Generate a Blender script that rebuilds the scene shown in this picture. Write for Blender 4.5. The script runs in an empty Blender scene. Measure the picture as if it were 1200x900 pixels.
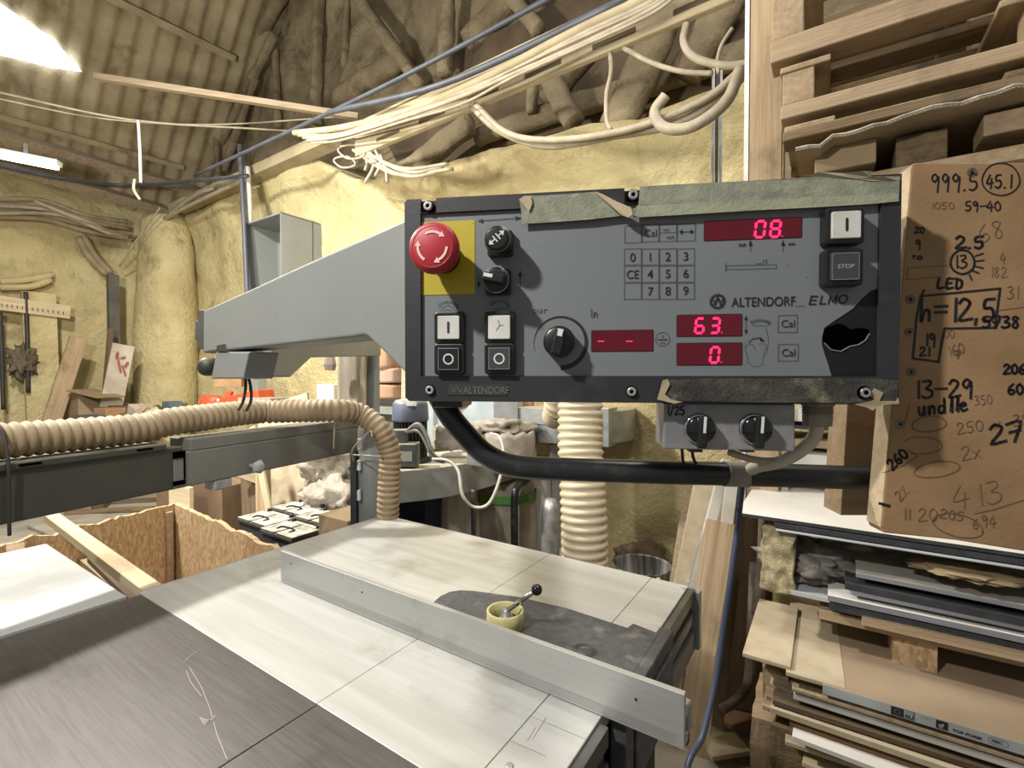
import bpy, bmesh, math, random
from mathutils import Vector, Matrix, noise
random.seed(11)
S = bpy.context.scene
COL = S.collection
V3 = Vector
PI = math.pi
# ---------------------------------------------------------------- camera
FOC = 560.0; CH = 1.45; PIT = math.atan(10/560)
cam = bpy.data.cameras.new('camera'); cam.sensor_width = 36; cam.lens = 36*FOC/1200
cam.clip_start = 0.02; cam.clip_end = 100
co = bpy.data.objects.new('camera', cam); COL.objects.link(co)
co.location = (0, 0, CH); co.rotation_euler = (PI/2-PIT, 0, 0); S.camera = co
CAM = V3((0, 0, CH))
def ray(px, py):
    x = (px-600)/FOC; y = (450-py)/FOC
    return V3((x, math.cos(PIT)+y*math.sin(PIT), y*math.cos(PIT)-math.sin(PIT)))
def P(px, py, Y):
    d = ray(px, py); return CAM + d*(Y/d.y)
def G(px, py, z):
    d = ray(px, py); return CAM + d*((z-CH)/d.z)
def onplane(px, py, q, n):
    d = ray(px, py); return CAM + d*((q-CAM).dot(n)/d.dot(n))
# saw / building frame: a runs along the fence, b across it
ANG = math.radians(-33.5)
U1 = V3((math.cos(ANG), math.sin(ANG), 0)); U2 = V3((-math.sin(ANG), math.cos(ANG), 0)); UZ = V3((0, 0, 1))
O_F = G(165, 697, .9); O_F.z = 0
RF = Matrix((U1, U2, UZ)).transposed()
MF = RF.to_4x4(); MF.translation = O_F
def F(a, b, z): return O_F + U1*a + U2*b + UZ*z
def inF(p):
    q = p-O_F; return q.dot(U1), q.dot(U2), q.z
def FB(px, py, b): return onplane(px, py, F(0, b, 0), U2)
def FA(px, py, a): return onplane(px, py, F(a, 0, 0), U1)
# ---------------------------------------------------------------- objects
WM = {}
def bbase(bm):
    lo = [1e9]*3; hi = [-1e9]*3
    for v in bm.verts:
        for i in range(3):
            lo[i] = min(lo[i], v.co[i]); hi[i] = max(hi[i], v.co[i])
    return V3(((lo[0]+hi[0])/2, (lo[1]+hi[1])/2, lo[2]))
def build(name, bm, mat, parent=None, M=None, bevel=0, smooth=False, seg=2, sub=0, solid=0):
    if M is None: M = WM[parent] if parent is not None else Matrix.Translation(bbase(bm))
    bmesh.ops.recalc_face_normals(bm, faces=bm.faces)
    bm.transform(M.inverted())
    me = bpy.data.meshes.new(name); bm.to_mesh(me); bm.free()
    if smooth:
        for p in me.polygons: p.use_smooth = True
    me.materials.append(mat)
    o = bpy.data.objects.new(name, me); COL.objects.link(o)
    if parent is not None:
        o.parent = parent; o.matrix_basis = WM[parent].inverted() @ M
    else: o.matrix_basis = M
    WM[o] = M
    if solid:
        m = o.modifiers.new('solid', 'SOLIDIFY'); m.thickness = solid; m.offset = 0
    if sub:
        m = o.modifiers.new('sub', 'SUBSURF'); m.levels = sub; m.render_levels = sub
    if bevel:
        m = o.modifiers.new('bevel', 'BEVEL'); m.width = bevel; m.segments = seg; m.limit_method = 'ANGLE'; m.angle_limit = math.radians(40)
    return o
def thing(name, label, cat, loc, group=None, M=None):
    o = bpy.data.objects.new(name, None); COL.objects.link(o); o.empty_display_size = .05
    if M is None: M = Matrix.Translation(V3(loc))
    o.matrix_basis = M; WM[o] = M
    o['label'] = label; o['category'] = cat
    if group: o['group'] = group
    return o
def single(name, bm, mat, label, cat, group=None, **k):
    o = build(name, bm, mat, **k); o['label'] = label; o['category'] = cat
    if group: o['group'] = group
    return o
def struct(name, bm, mat, **k):
    o = build(name, bm, mat, **k); o['kind'] = 'structure'; return o
def B(): return bmesh.new()
def lbl(o, t): o['label'] = t; return o
# ---------------------------------------------------------------- shapes (world coordinates)
def hexa(bm, p):
    v = [bm.verts.new(q) for q in p]
    for f in ((0,3,2,1),(4,5,6,7),(0,1,5,4),(1,2,6,5),(2,3,7,6),(3,0,4,7)): bm.faces.new([v[i] for i in f])
def boxM(bm, M, x0, x1, y0, y1, z0, z1):
    hexa(bm, [M @ V3(q) for q in ((x0,y0,z0),(x1,y0,z0),(x1,y1,z0),(x0,y1,z0),(x0,y0,z1),(x1,y0,z1),(x1,y1,z1),(x0,y1,z1))])
def boxF(bm, a0, a1, b0, b1, z0, z1): boxM(bm, MF, a0, a1, b0, b1, z0, z1)
def frame(p0, p1, up=UZ):
    x = (p1-p0).normalized(); y = up.cross(x)
    if y.length < 1e-4: y = V3((0, 1, 0)).cross(x)
    y.normalize(); z = x.cross(y)
    M = Matrix((x, y, z)).transposed().to_4x4(); M.translation = p0; return M
def beam(bm, p0, p1, w, t, up=UZ):
    M = frame(p0, p1, up); boxM(bm, M, 0, (p1-p0).length, -w/2, w/2, -t/2, t/2); return M
def prism(bm, pts, vec):
    a = [bm.verts.new(p) for p in pts]; b = [bm.verts.new(p+vec) for p in pts]
    bm.faces.new(a); bm.faces.new(b[::-1]); n = len(a)
    for i in range(n): bm.faces.new((a[i], b[i], b[(i+1) % n], a[(i+1) % n]))
def rrect(u0, u1, v0, v1, r, n=4):
    o = []
    for cx, cy, a0 in ((u1-r, v1-r, 0), (u0+r, v1-r, 90), (u0+r, v0+r, 180), (u1-r, v0+r, 270)):
        for i in range(n+1):
            a = math.radians(a0+90*i/n); o.append((cx+r*math.cos(a), cy+r*math.sin(a)))
    return o
def circ(u, v, r, n=24, r2=None, a0=0):
    return [(u+r*math.cos(a0+2*PI*i/n), v+(r2 or r)*math.sin(a0+2*PI*i/n)) for i in range(n)]
def pplate(bm, M, pts, w0, w1):
    prism(bm, [M @ V3((u, v, w0)) for u, v in pts], (M.to_3x3() @ V3((0, 0, w1-w0))))
def pface(bm, M, pts, w):
    bm.faces.new([bm.verts.new(M @ V3((u, v, w))) for u, v in pts])
def sm(pts, n=6):
    pts = [V3(p) for p in pts]
    if len(pts) < 3: return pts
    o = []
    q = [pts[0]*2-pts[1]]+pts+[pts[-1]*2-pts[-2]]
    for i in range(1, len(q)-2):
        for k in range(n):
            t = k/n; a, b, c, d = q[i-1], q[i], q[i+1], q[i+2]
            o.append(.5*((2*b)+(c-a)*t+(2*a-5*b+4*c-d)*t*t+(3*b-a-3*c+d)*t*t*t))
    o.append(pts[-1]); return o
def sweep(bm, pts, rad, seg=8, cap=True, jit=0):
    t0 = (pts[1]-pts[0]).normalized(); n = t0.orthogonal().normalized(); rings = []
    for i, p in enumerate(pts):
        t = (pts[min(i+1, len(pts)-1)]-pts[max(i-1, 0)])
        if t.length < 1e-9: t = t0.copy()
        t.normalize(); n = (n-t*n.dot(t)); n.normalize(); b = t.cross(n)
        r = rad(i) if callable(rad) else rad
        rings.append([bm.verts.new(p+(n*math.cos(2*PI*k/seg)+b*math.sin(2*PI*k/seg))*r*(1+(random.uniform(-jit, jit) if jit else 0))) for k in range(seg)])
    for a, c in zip(rings, rings[1:]):
        for k in range(seg): bm.faces.new((a[k], a[(k+1) % seg], c[(k+1) % seg], c[k]))
    if cap: bm.faces.new(rings[0][::-1]); bm.faces.new(rings[-1])
def tube(bm, pts, r, seg=8, n=6): sweep(bm, sm(pts, n), r, seg)
def resample(pts, d):
    o = [pts[0]]; acc = 0
    for a, b in zip(pts, pts[1:]):
        L = (b-a).length; 
        if L < 1e-9: continue
        s = d-acc
        while s <= L:
            o.append(a.lerp(b, s/L)); s += d
        acc = (acc+L) % d if d else 0
        acc = L-(s-d)
    return o
def ribhose(bm, pts, r, pitch, depth, seg=20):
    q = resample(sm(pts, 14), pitch/4)
    sweep(bm, q, lambda i: r+depth*(1, .35, -1, .35)[i % 4], seg)
def lathe(bm, M, prof, seg=24, cap=True):
    rings = [[bm.verts.new(M @ V3((r*math.cos(2*PI*k/seg), r*math.sin(2*PI*k/seg), z))) for k in range(seg)] for r, z in prof]
    for a, c in zip(rings, rings[1:]):
        for k in range(seg): bm.faces.new((a[k], a[(k+1) % seg], c[(k+1) % seg], c[k]))
    if cap: bm.faces.new(rings[0][::-1]); bm.faces.new(rings[-1])
def fbm(p, s): return noise.noise(p*s)
def grid(bm, o, U, V, nu, nv, disp):
    n = U.cross(V).normalized(); vs = []
    for j in range(nv+1):
        row = []
        for i in range(nu+1):
            p = o+U*(i/nu)+V*(j/nv); row.append(bm.verts.new(p+n*disp(p, i/nu, j/nv)))
        vs.append(row)
    for j in range(nv):
        for i in range(nu): bm.faces.new((vs[j][i], vs[j][i+1], vs[j+1][i+1], vs[j+1][i]))
def blob(bm, c, sx, sy, sz, sub=4, amp=.25, fr=6, R=None, floor=None):
    r = bmesh.ops.create_icosphere(bm, subdivisions=sub, radius=1)
    for v in r['verts']:
        d = v.co.normalized(); k = 1+amp*noise.noise(d*fr*.35+c*3)+amp*.6*noise.noise(d*fr+c*5)+amp*.3*abs(noise.noise(d*fr*2.3+c))
        q = V3((d.x*sx*k, d.y*sy*k, d.z*sz*k))
        if R: q = R @ q
        v.co = c+q
        if floor is not None and v.co.z < floor: v.co.z = floor
def textmesh(bm, M, s, u, v, h, w, bold=0, shear=0, stretch=1, align='LEFT', depth=0):
    cu = bpy.data.curves.new('t', 'FONT'); cu.body = s; cu.size = h/.7; cu.offset = bold; cu.shear = shear; cu.align_x = align; cu.extrude = 0
    ob = bpy.data.objects.new('t', cu); COL.objects.link(ob)
    dg = bpy.context.evaluated_depsgraph_get(); dg.update()
    me = bpy.data.meshes.new_from_object(ob.evaluated_get(dg))
    me.transform(M @ Matrix.Translation((u, v, w)) @ Matrix.Diagonal((stretch, 1, 1, 1)))
    bm.from_mesh(me); bpy.data.objects.remove(ob); bpy.data.curves.remove(cu); bpy.data.meshes.remove(me)
# ---------------------------------------------------------------- materials
SAT = .74
KEEP = set('b3202f a01c2a b3a31f a5951f ff1040 ff1a48 4a0a16 3c0912 5a0618 c8502e b04325 3c4a66 1c2745 161f38 4c7a3c d8d43a c9c08a b9b079 8f1824 e3b9b4 8f918b 868881 6f7475 6a6f70 9a7b58 896b49'.split())
def lin(h):
    h = h.lstrip('#'); o = []
    if h not in KEEP:
        r, g, b = (int(h[i:i+2], 16) for i in (0, 2, 4)); y = .3*r+.59*g+.11*b
        h = '%02x%02x%02x' % tuple(max(0, min(255, int(round(y+(c-y)*SAT)))) for c in (r, g, b))
    for i in (0, 2, 4):
        c = int(h[i:i+2], 16)/255; o.append(c/12.92 if c <= .04045 else ((c+.055)/1.055)**2.4)
    return (*o, 1)
MATS = {}
def mat(name, c1, c2=None, rough=.6, metal=0, sc=6, stretch=(1, 1, 1), bump=0, bsc=60, lo=.35, hi=.65, dust=None, dustamt=.7, det=6, emit=None, es=0, coat=0, alpha=1, trans=0, bstretch=None, c3=None, c3sc=2, spec=.5):
    if name in MATS: return MATS[name]
    m = bpy.data.materials.new(name); m.use_nodes = True; nt = m.node_tree; N = nt.nodes; L = nt.links
    bs = N['Principled BSDF']; bs.inputs['Roughness'].default_value = rough; bs.inputs['Metallic'].default_value = metal
    bs.inputs['Base Color'].default_value = lin(c1); bs.inputs['Coat Weight'].default_value = coat; bs.inputs['Specular IOR Level'].default_value = spec
    if alpha < 1: bs.inputs['Alpha'].default_value = alpha
    if trans: bs.inputs['Transmission Weight'].default_value = trans
    if emit: bs.inputs['Emission Color'].default_value = lin(emit); bs.inputs['Emission Strength'].default_value = es
    tc = N.new('ShaderNodeTexCoord'); src = None
    def mapn(st):
        mp = N.new('ShaderNodeMapping'); mp.inputs['Scale'].default_value = st; L.new(tc.outputs['Object'], mp.inputs[0]); return mp.outputs[0]
    def nz(vec, s, d=6, r=.55):
        n = N.new('ShaderNodeTexNoise'); n.inputs['Scale'].default_value = s; n.inputs['Detail'].default_value = d; n.inputs['Roughness'].default_value = r; L.new(vec, n.inputs['Vector']); return n.outputs['Fac']
    def rng(f, a, b):
        r = N.new('ShaderNodeMapRange'); r.inputs[1].default_value = a; r.inputs[2].default_value = b; L.new(f, r.inputs[0]); return r.outputs[0]
    def mixc(f, a, b):
        x = N.new('ShaderNodeMix'); x.data_type = 'RGBA'
        if hasattr(f, 'links'): L.new(f, x.inputs[0])
        else: x.inputs[0].default_value = f
        for i, q in ((6, a), (7, b)):
            if isinstance(q, tuple): x.inputs[i].default_value = q
            else: L.new(q, x.inputs[i])
        return x.outputs[2]
    col = lin(c1); v = mapn(stretch)
    if c2: col = mixc(rng(nz(v, sc, det), lo, hi), col, lin(c2))
    if c3: col = mixc(rng(nz(mapn((1, 1, 1)), c3sc, 8, .65), .55, .72), col, lin(c3))
    if dust:
        ge = N.new('ShaderNodeNewGeometry'); sx = N.new('ShaderNodeSeparateXYZ'); L.new(ge.outputs['Normal'], sx.inputs[0])
        up = rng(sx.outputs[2], .3, .95); n2 = rng(nz(mapn((1, 1, 1)), 14, 6), .25, .6)
        mu = N.new('ShaderNodeMath'); mu.operation = 'MULTIPLY'; L.new(up, mu.inputs[0]); L.new(n2, mu.inputs[1])
        m2 = N.new('ShaderNodeMath'); m2.operation = 'MULTIPLY'; L.new(mu.outputs[0], m2.inputs[0]); m2.inputs[1].default_value = dustamt
        col = mixc(m2.outputs[0], col, lin(dust))
    if not isinstance(col, tuple): L.new(col, bs.inputs['Base Color'])
    if bump:
        b = N.new('ShaderNodeBump'); b.inputs['Strength'].default_value = min(1, bump); b.inputs['Distance'].default_value = .01 if bump <= 1 else .01*bump
        L.new(nz(mapn(bstretch or stretch), bsc, 10, .68), b.inputs['Height']); L.new(b.outputs[0], bs.inputs['Normal'])
    MATS[name] = m; return m
DUST = '#cdbfa2'
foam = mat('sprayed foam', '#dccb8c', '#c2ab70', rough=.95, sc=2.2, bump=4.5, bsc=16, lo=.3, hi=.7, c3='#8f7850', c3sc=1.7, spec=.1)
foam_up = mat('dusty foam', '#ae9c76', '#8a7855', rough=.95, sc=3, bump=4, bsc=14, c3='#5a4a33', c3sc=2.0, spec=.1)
roofm = mat('roof lining foam', '#b5a379', '#95835a', rough=.95, sc=2.5, bump=2, bsc=9, c3='#6d5d45', c3sc=2.4, spec=.1)
conc = mat('dusty concrete', '#a89e8c', '#857a68', rough=.95, sc=3, bump=.6, bsc=60, c3='#b9a582', c3sc=1.5)
wood = mat('raw softwood', '#b69870', '#98794f', rough=.8, sc=4, stretch=(.5, 12, 12), bump=.4, bsc=12, lo=.3, hi=.7, c3='#836a45', c3sc=4)
woodp = mat('pale softwood', '#cdb98f', '#b59c70', rough=.75, sc=3, stretch=(.6, 9, 9), bump=.2, bsc=12, lo=.3, hi=.7)
woodd = mat('weathered pallet wood', '#96794e', '#6b5334', rough=.9, sc=4, stretch=(.6, 14, 14), bump=.9, bsc=14, lo=.3, hi=.7, c3='#44382a', c3sc=3.5)
ply = mat('brown plywood', '#7f6141', '#634a2f', rough=.7, sc=2, stretch=(1, 6, 1), bump=.1, bsc=20)
mdf = mat('raw fibreboard', '#9a7b58', '#896b49', rough=.85, sc=14, bump=.15, bsc=220, c3='#876642', c3sc=6)
mdfe = mat('sawn fibreboard edge', '#bba27a', '#a58c66', rough=.9, sc=60, bump=.3, bsc=200)
mdfp = mat('pale fibreboard', '#c1ad8b', '#b09b77', rough=.85, sc=12, bump=.1, bsc=150, c3='#a88e68', c3sc=2)
alu = mat('brushed aluminium', '#b0b1ad', '#a3a4a0', rough=.4, metal=.45, sc=4, stretch=(.5, 40, 40), bump=.03, bsc=40, lo=.2, hi=.8, c3='#95958f', c3sc=9)
tabm = mat('pale anodised table top', '#bcbcb7', '#afaea5', rough=.42, metal=.3, sc=4, stretch=(.6, 9, 1), bump=.04, bsc=60, c3='#a09b88', c3sc=5)
paleplate = mat('pale coated plate', '#adaeac', '#a1a29f', rough=.5, metal=.2, sc=3, c3='#bdbbb0', c3sc=4)
castm = mat('worn cast iron', '#625d5a', '#4d4845', rough=.4, metal=.5, sc=6, stretch=(1.5, 40, 1), bump=.15, bsc=30, lo=.25, hi=.75, c3='#3f3a36', c3sc=3.5)
greyp = mat('grey enamel', '#7f827e', '#777a76', rough=.45, sc=3, bump=.02, bsc=90, c3='#747773', c3sc=60)
greyd = mat('dark grey enamel', '#3a392c', '#31302a', rough=.55, sc=5, dust='#8f8672', dustamt=.8)
face = mat('grey membrane face', '#6f7475', '#6a6f70', rough=.5, sc=5, bump=.02, bsc=120)
bez = mat('black plastic housing', '#222326', '#2c2c2f', rough=.5, sc=12, bump=.06, bsc=160, c3='#46433f', c3sc=9)
blk = mat('black plastic', '#141415', '#1d1d1e', rough=.35, sc=20)
blkp = mat('black painted steel', '#17181b', '#25262a', rough=.33, sc=9, c3='#4b4741', c3sc=14)
hole = mat('hollow interior black', '#030303', rough=1, spec=0)
ink = mat('black print', '#1a1b1c', rough=.6)
inkm = mat('marker ink', '#15131a', rough=.6)
pen = mat('pencil line', '#6d5238', rough=.8)
whitep = mat('white paint', '#d8d6ce', '#c9c6bc', rough=.5, sc=20)
redp = mat('red button plastic', '#b3202f', '#a01c2a', rough=.45, sc=10)
yel = mat('yellow plate', '#b3a31f', '#a5951f', rough=.5, sc=8)
led = mat('lit red segments', '#ff1040', rough=.5, emit='#ff1a48', es=4)
dispm = mat('dark red display window', '#4a0a16', '#3c0912', rough=.25, sc=30, emit='#5a0618', es=.35)
tapem = mat('masking tape', '#94967a', '#777b64', rough=.85, sc=60, bump=.3, bsc=200, lo=.3, hi=.7, c3='#6d715e', c3sc=40)
taped = mat('dirty masking tape', '#4d493f', '#2f2d29', rough=.85, sc=30, bump=.6, bsc=120, c3='#8d8163', c3sc=22)
tapee = mat('torn tape edge', '#b09a74', '#9c865f', rough=.85, sc=20)
chrome = mat('chrome', '#d0d0d0', rough=.18, metal=1)
steel = mat('steel', '#b3b3b0', '#8c8b88', rough=.4, metal=.5, sc=20)
galv = mat('galvanised sheet', '#a9adad', '#8f9494', rough=.45, metal=.5, sc=9, dust=DUST, dustamt=.9)
hosem = mat('dusty ribbed hose', '#9a8058', '#836a45', rough=.75, sc=8, dust='#c4b28f', dustamt=.8)
hosew = mat('cream ribbed hose', '#dccba4', '#cdb98c', rough=.55, sc=5)
cabw = mat('pale cable', '#a8997a', '#8f8167', rough=.6, sc=12, dust=DUST, dustamt=.5)
cabb = mat('blue grey conduit', '#4c5260', '#40444d', rough=.5, sc=8, dust='#8f8266', dustamt=.6)
cabk = mat('dark cable', '#33302c', '#24221f', rough=.6, sc=10)
blue = mat('blue cable', '#263044', '#303b50', rough=.5, sc=10)
card = mat('cardboard', '#9a8058', '#866e48', rough=.9, sc=6)
plast = mat('crumpled clear plastic', '#bfb39d', '#9c8f78', rough=.35, sc=7, bump=2.5, bsc=9)
plastw = mat('hanging plastic sheet', '#c4bfb2', '#a9a497', rough=.3, sc=4, stretch=(6, 6, .6), bump=.8, bsc=9, bstretch=(8, 8, .7))
sack = mat('bag cloth', '#a59a88', '#8d8271', rough=.9, sc=6, bump=.5, bsc=30)
terr = mat('brown paper sacks', '#ad8461', '#98714f', rough=.85, sc=6)
whiteb = mat('white laminate', '#ddd9cf', '#cfcabd', rough=.45, sc=5, c3='#b9ae98', c3sc=3)
darke = mat('dark laminate edge', '#2c2e31', '#3b3d40', rough=.5, sc=18)
greyl = mat('grey laminate', '#84868a', '#74767a', rough=.45, sc=9, stretch=(.6, 8, 8), dust='#a39a86', dustamt=.9)
stripm = mat('pale grey edge film', '#b3b8ba', '#a2a7a9', rough=.35, sc=6)
orange = mat('orange machine paint', '#c8502e', '#b04325', rough=.5, sc=10)
bluem = mat('blue grey motor paint', '#59647c', '#4d576d', rough=.5, sc=10, dust=DUST)
blued = mat('dark blue paint', '#1c2745', '#161f38', rough=.5, sc=8)
green = mat('green band', '#4c7a3c', rough=.7)
foamy = mat('rough foam slab', '#cbb884', '#8f7f55', rough=.95, sc=30, bump=1, bsc=60)
brownt = mat('brown weathered timber', '#715a3c', '#54422b', rough=.9, sc=3, stretch=(.7, 9, 9), bump=.5, bsc=14)
beamm = mat('dusty painted timber', '#a08a6a', '#8a7455', rough=.9, sc=4, stretch=(.6, 9, 9), bump=.3, bsc=12)
tubel = mat('lit tube', '#ffffff', rough=.5, emit='#fff6e2', es=9)
skyl = mat('bright rooflight pane', '#ffffff', rough=.5, emit='#cfe2ff', es=7)
def osb():
    m = bpy.data.materials.new('strand board'); m.use_nodes = True; nt = m.node_tree; N = nt.nodes; L = nt.links; bs = N['Principled BSDF']; bs.inputs['Roughness'].default_value = .8
    tc = N.new('ShaderNodeTexCoord'); cols = []
    ns = N.new('ShaderNodeTexNoise'); ns.inputs['Scale'].default_value = 6; L.new(tc.outputs['Object'], ns.inputs['Vector'])
    ad = N.new('ShaderNodeMix'); ad.data_type = 'RGBA'; ad.inputs[0].default_value = .06; L.new(tc.outputs['Object'], ad.inputs[6]); L.new(ns.outputs['Color'], ad.inputs[7])
    vo = N.new('ShaderNodeTexVoronoi'); vo.inputs['Scale'].default_value = 60; vo.inputs['Randomness'].default_value = 1
    mp = N.new('ShaderNodeMapping'); mp.inputs['Rotation'].default_value = (.5, .6, .7); mp.inputs['Scale'].default_value = (.8, 2.6, .8); L.new(ad.outputs[2], mp.inputs[0]); L.new(mp.outputs[0], vo.inputs['Vector'])
    sp = N.new('ShaderNodeSeparateColor'); L.new(vo.outputs['Color'], sp.inputs[0])
    cr = N.new('ShaderNodeValToRGB'); e = cr.color_ramp.elements; e[0].color = lin('#a07b4c'); e[1].color = lin('#c7a672')
    x = cr.color_ramp.elements.new(.5); x.color = lin('#b6915d'); L.new(sp.outputs[0], cr.inputs[0]); L.new(cr.outputs[0], bs.inputs['Base Color'])
    b = N.new('ShaderNodeBump'); b.inputs['Strength'].default_value = .25; b.inputs['Distance'].default_value = .002; L.new(sp.outputs[1], b.inputs['Height']); L.new(b.outputs[0], bs.inputs['Normal'])
    return m
osbm = osb()
woodl = mat('cream dusty tray', '#b3a27b', '#9a8962', rough=.9, sc=3, bump=.5, bsc=20, c3='#8f7c56', c3sc=4)
# ================================================================ ROOM
BW = 2.72
def fn(p, k=1.0):
    return k*(.07*noise.noise(p*1.1)+.035*noise.noise(p*3.1)+.014*noise.noise(p*8.3)+.006*noise.noise(p*21))
cz = FB(205, 240, BW); AC = inF(cz)[0]; ZE = cz.z
def interp(tab, x):
    if x <= tab[0][0]: return tab[0][1]
    for (x0, y0), (x1, y1) in zip(tab, tab[1:]):
        if x <= x1: return y0+(y1-y0)*(x-x0)/(x1-x0)
    return tab[-1][1]
prof = []
for px, py in ((222, 262), (300, 222), (386, 192), (420, 212), (450, 220), (520, 203), (600, 178), (700, 152), (760, 150), (870, 108), (1000, 60), (1190, 10)):
    q = inF(FB(px, py, BW)); prof.append((q[0], q[2]))
# right wall with a rounded foam lip
bm = B(); NA, NZ = 190, 70; rows = []
a0, a1 = AC-.3, 3.4
for i in range(NA+1):
    a = a0+(a1-a0)*i/NA; zt = interp(prof, a); col = []
    for j in range(NZ+1):
        v = j/NZ
        if v < .86: z = zt*v/.86; b = BW; d = 1
        else:
            t = (v-.86)/.14; z = zt+.06*math.sin(t*PI*.5); b = BW+t*.7; d = .8
        lip = .16*math.exp(-((z-zt)/.22)**2) if b <= BW+.2 else .0
        p = F(a, b, z); k = fn(p, .9)+.02*abs(noise.noise(p*5+V3((3, 3, 3))))+.012*noise.noise(V3((p.x*4, p.y*4, p.z*22)))
        r = .03*math.sin(z*9+noise.noise(p*.9)*5)*.5
        col.append(bm.verts.new(p-U2*(k+lip+r*.6)+UZ*(fn(p+V3((9, 9, 9)), .5) if j else 0)))
    rows.append(col)
for i in range(NA):
    for j in range(NZ): bm.faces.new((rows[i][j], rows[i+1][j], rows[i+1][j+1], rows[i][j+1]))
wr = struct('wall_right', bm, foam, smooth=True)
# upper gable behind the lip
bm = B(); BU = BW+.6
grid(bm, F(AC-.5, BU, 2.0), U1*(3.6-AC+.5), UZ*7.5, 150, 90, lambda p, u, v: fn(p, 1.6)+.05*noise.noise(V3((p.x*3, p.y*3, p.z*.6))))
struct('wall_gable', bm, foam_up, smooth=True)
# left wall
bm = B()
grid(bm, F(AC, -5, 0), U2*(BW+5.2), UZ*(ZE+.1), 120, 55, lambda p, u, v: -fn(p, 1.0)-.14*math.exp(-((p.z-ZE+.1)/.3)**2)*(1+noise.noise(p*2)))
struct('wall_left', bm, foam, smooth=True)
# roof over the left bay
hp = inF(FB(335, 0, BU)); SL = (hp[2]-ZE)/(hp[0]-AC)
print('AC', AC, 'ZE', ZE, 'slope', SL)
bm = B(); RL = 7.0
rn = V3((0, 0, 0))
def roofp(a, b, off=0):
    n = (U1*(-SL)+UZ).normalized(); return F(AC-.1, 0, ZE-.05)+U1*(a+.1)+U2*b+UZ*(SL*(a+.1))-n*off
Ng, Nb = 60, 260; rows = []
for i in range(Nb+1):
    b = -5+(BU+.1+5)*i/Nb; r = []
    for j in range(Ng+1):
        a = -.3+RL*j/Ng; p = roofp(a, b); r.append(bm.verts.new(roofp(a, b, .028*math.sin(b*2*PI/.2)+fn(p, .7))))
    rows.append(r)
for i in range(Nb):
    for j in range(Ng): bm.faces.new((rows[i][j], rows[i][j+1], rows[i+1][j+1], rows[i+1][j]))
struct('ceiling', bm, roofm, smooth=True)
# floor
bm = B(); grid(bm, V3((-14, -3, 0)), V3((22, 0, 0)), V3((0, 16, 0)), 110, 80, lambda p, u, v: .008*noise.noise(p*1.5))
struct('floor', bm, conc)
def onroof(px, py, off=.0):
    n = (U1*(-SL)+UZ).normalized(); return onplane(px, py, roofp(0, 0, off), n)
# rooflight
bm = B()
def rl(a, b, o): return roofp(a, b, o)
q0 = inF(onroof(0, 22)); q1 = inF(onroof(98, 84)); q2 = inF(onroof(0, 66))
pts = [onroof(x, y, .07) for x, y in ((-60, -40), (8, 10), (62, 46), (96, 84), (60, 79), (0, 64), (-60, 48))]
n = (U1*(-SL)+UZ).normalized(); prism(bm, pts, n*.02)
struct('window_1', bm, skyl)
# purlins
def pur(pts, w, t, name, m, off=.09):
    bm = B(); a, b = onroof(*pts[0], off), onroof(*pts[1], off)
    beam(bm, a, b, w, t, up=n); return struct(name, bm, m)
pur(((-60, 140), (236, 226)), .10, .14, 'trim_1', beamm, .25)
pur(((60, -36), (274, 68)), .08, .12, 'trim_2', roofm, .08)
pur(((-60, 176), (192, 246)), .12, .14, 'trim_3', beamm, .12)
pur(((-60, 120), (215, 196)), .06, .05, 'trim_4', roofm, .06)
# eave beam along the right wall
bm = B(); beam(bm, FB(205, 246, BW-.25), FB(392, 163, BW-.25), .16, .11); struct('trim_5', bm, woodl)
# foam covered corner column
bm = B()
for k, (px, w, dz) in enumerate(((160, .55, 0), (187, .5, .1))):
    c = FB(px, 300, BW-.5) if k else FA(px, 300, AC+.25)
rows = []
c0 = FB(193, 300, BW-.28); zt = FB(193, 258, BW-.28).z
for j in range(61):
    z = zt*j/60; r = []
    for k in range(40):
        an = 2*PI*k/40; rad = .36*(1-.25*max(0, (z-zt+.9)/.9)**2)*(1+.08*(1-z/zt))
        p = V3((c0.x, c0.y, z))+U1*(math.cos(an)*rad*1.25)+U2*(math.sin(an)*rad*.9); d = V3((math.cos(an), math.sin(an), 0))
        r.append(bm.verts.new(p+d*(fn(V3((p.x, p.y, p.z*.4)), .9)+.03*noise.noise(V3((an*1.5, 0, p.z*.8))))))
    rows.append(r)
for j in range(60):
    for k in range(40): bm.faces.new((rows[j][k], rows[j][(k+1) % 40], rows[j+1][(k+1) % 40], rows[j+1][k]))
bm.faces.new(rows[-1])
struct('wall_corner', bm, foam, smooth=True)

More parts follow.
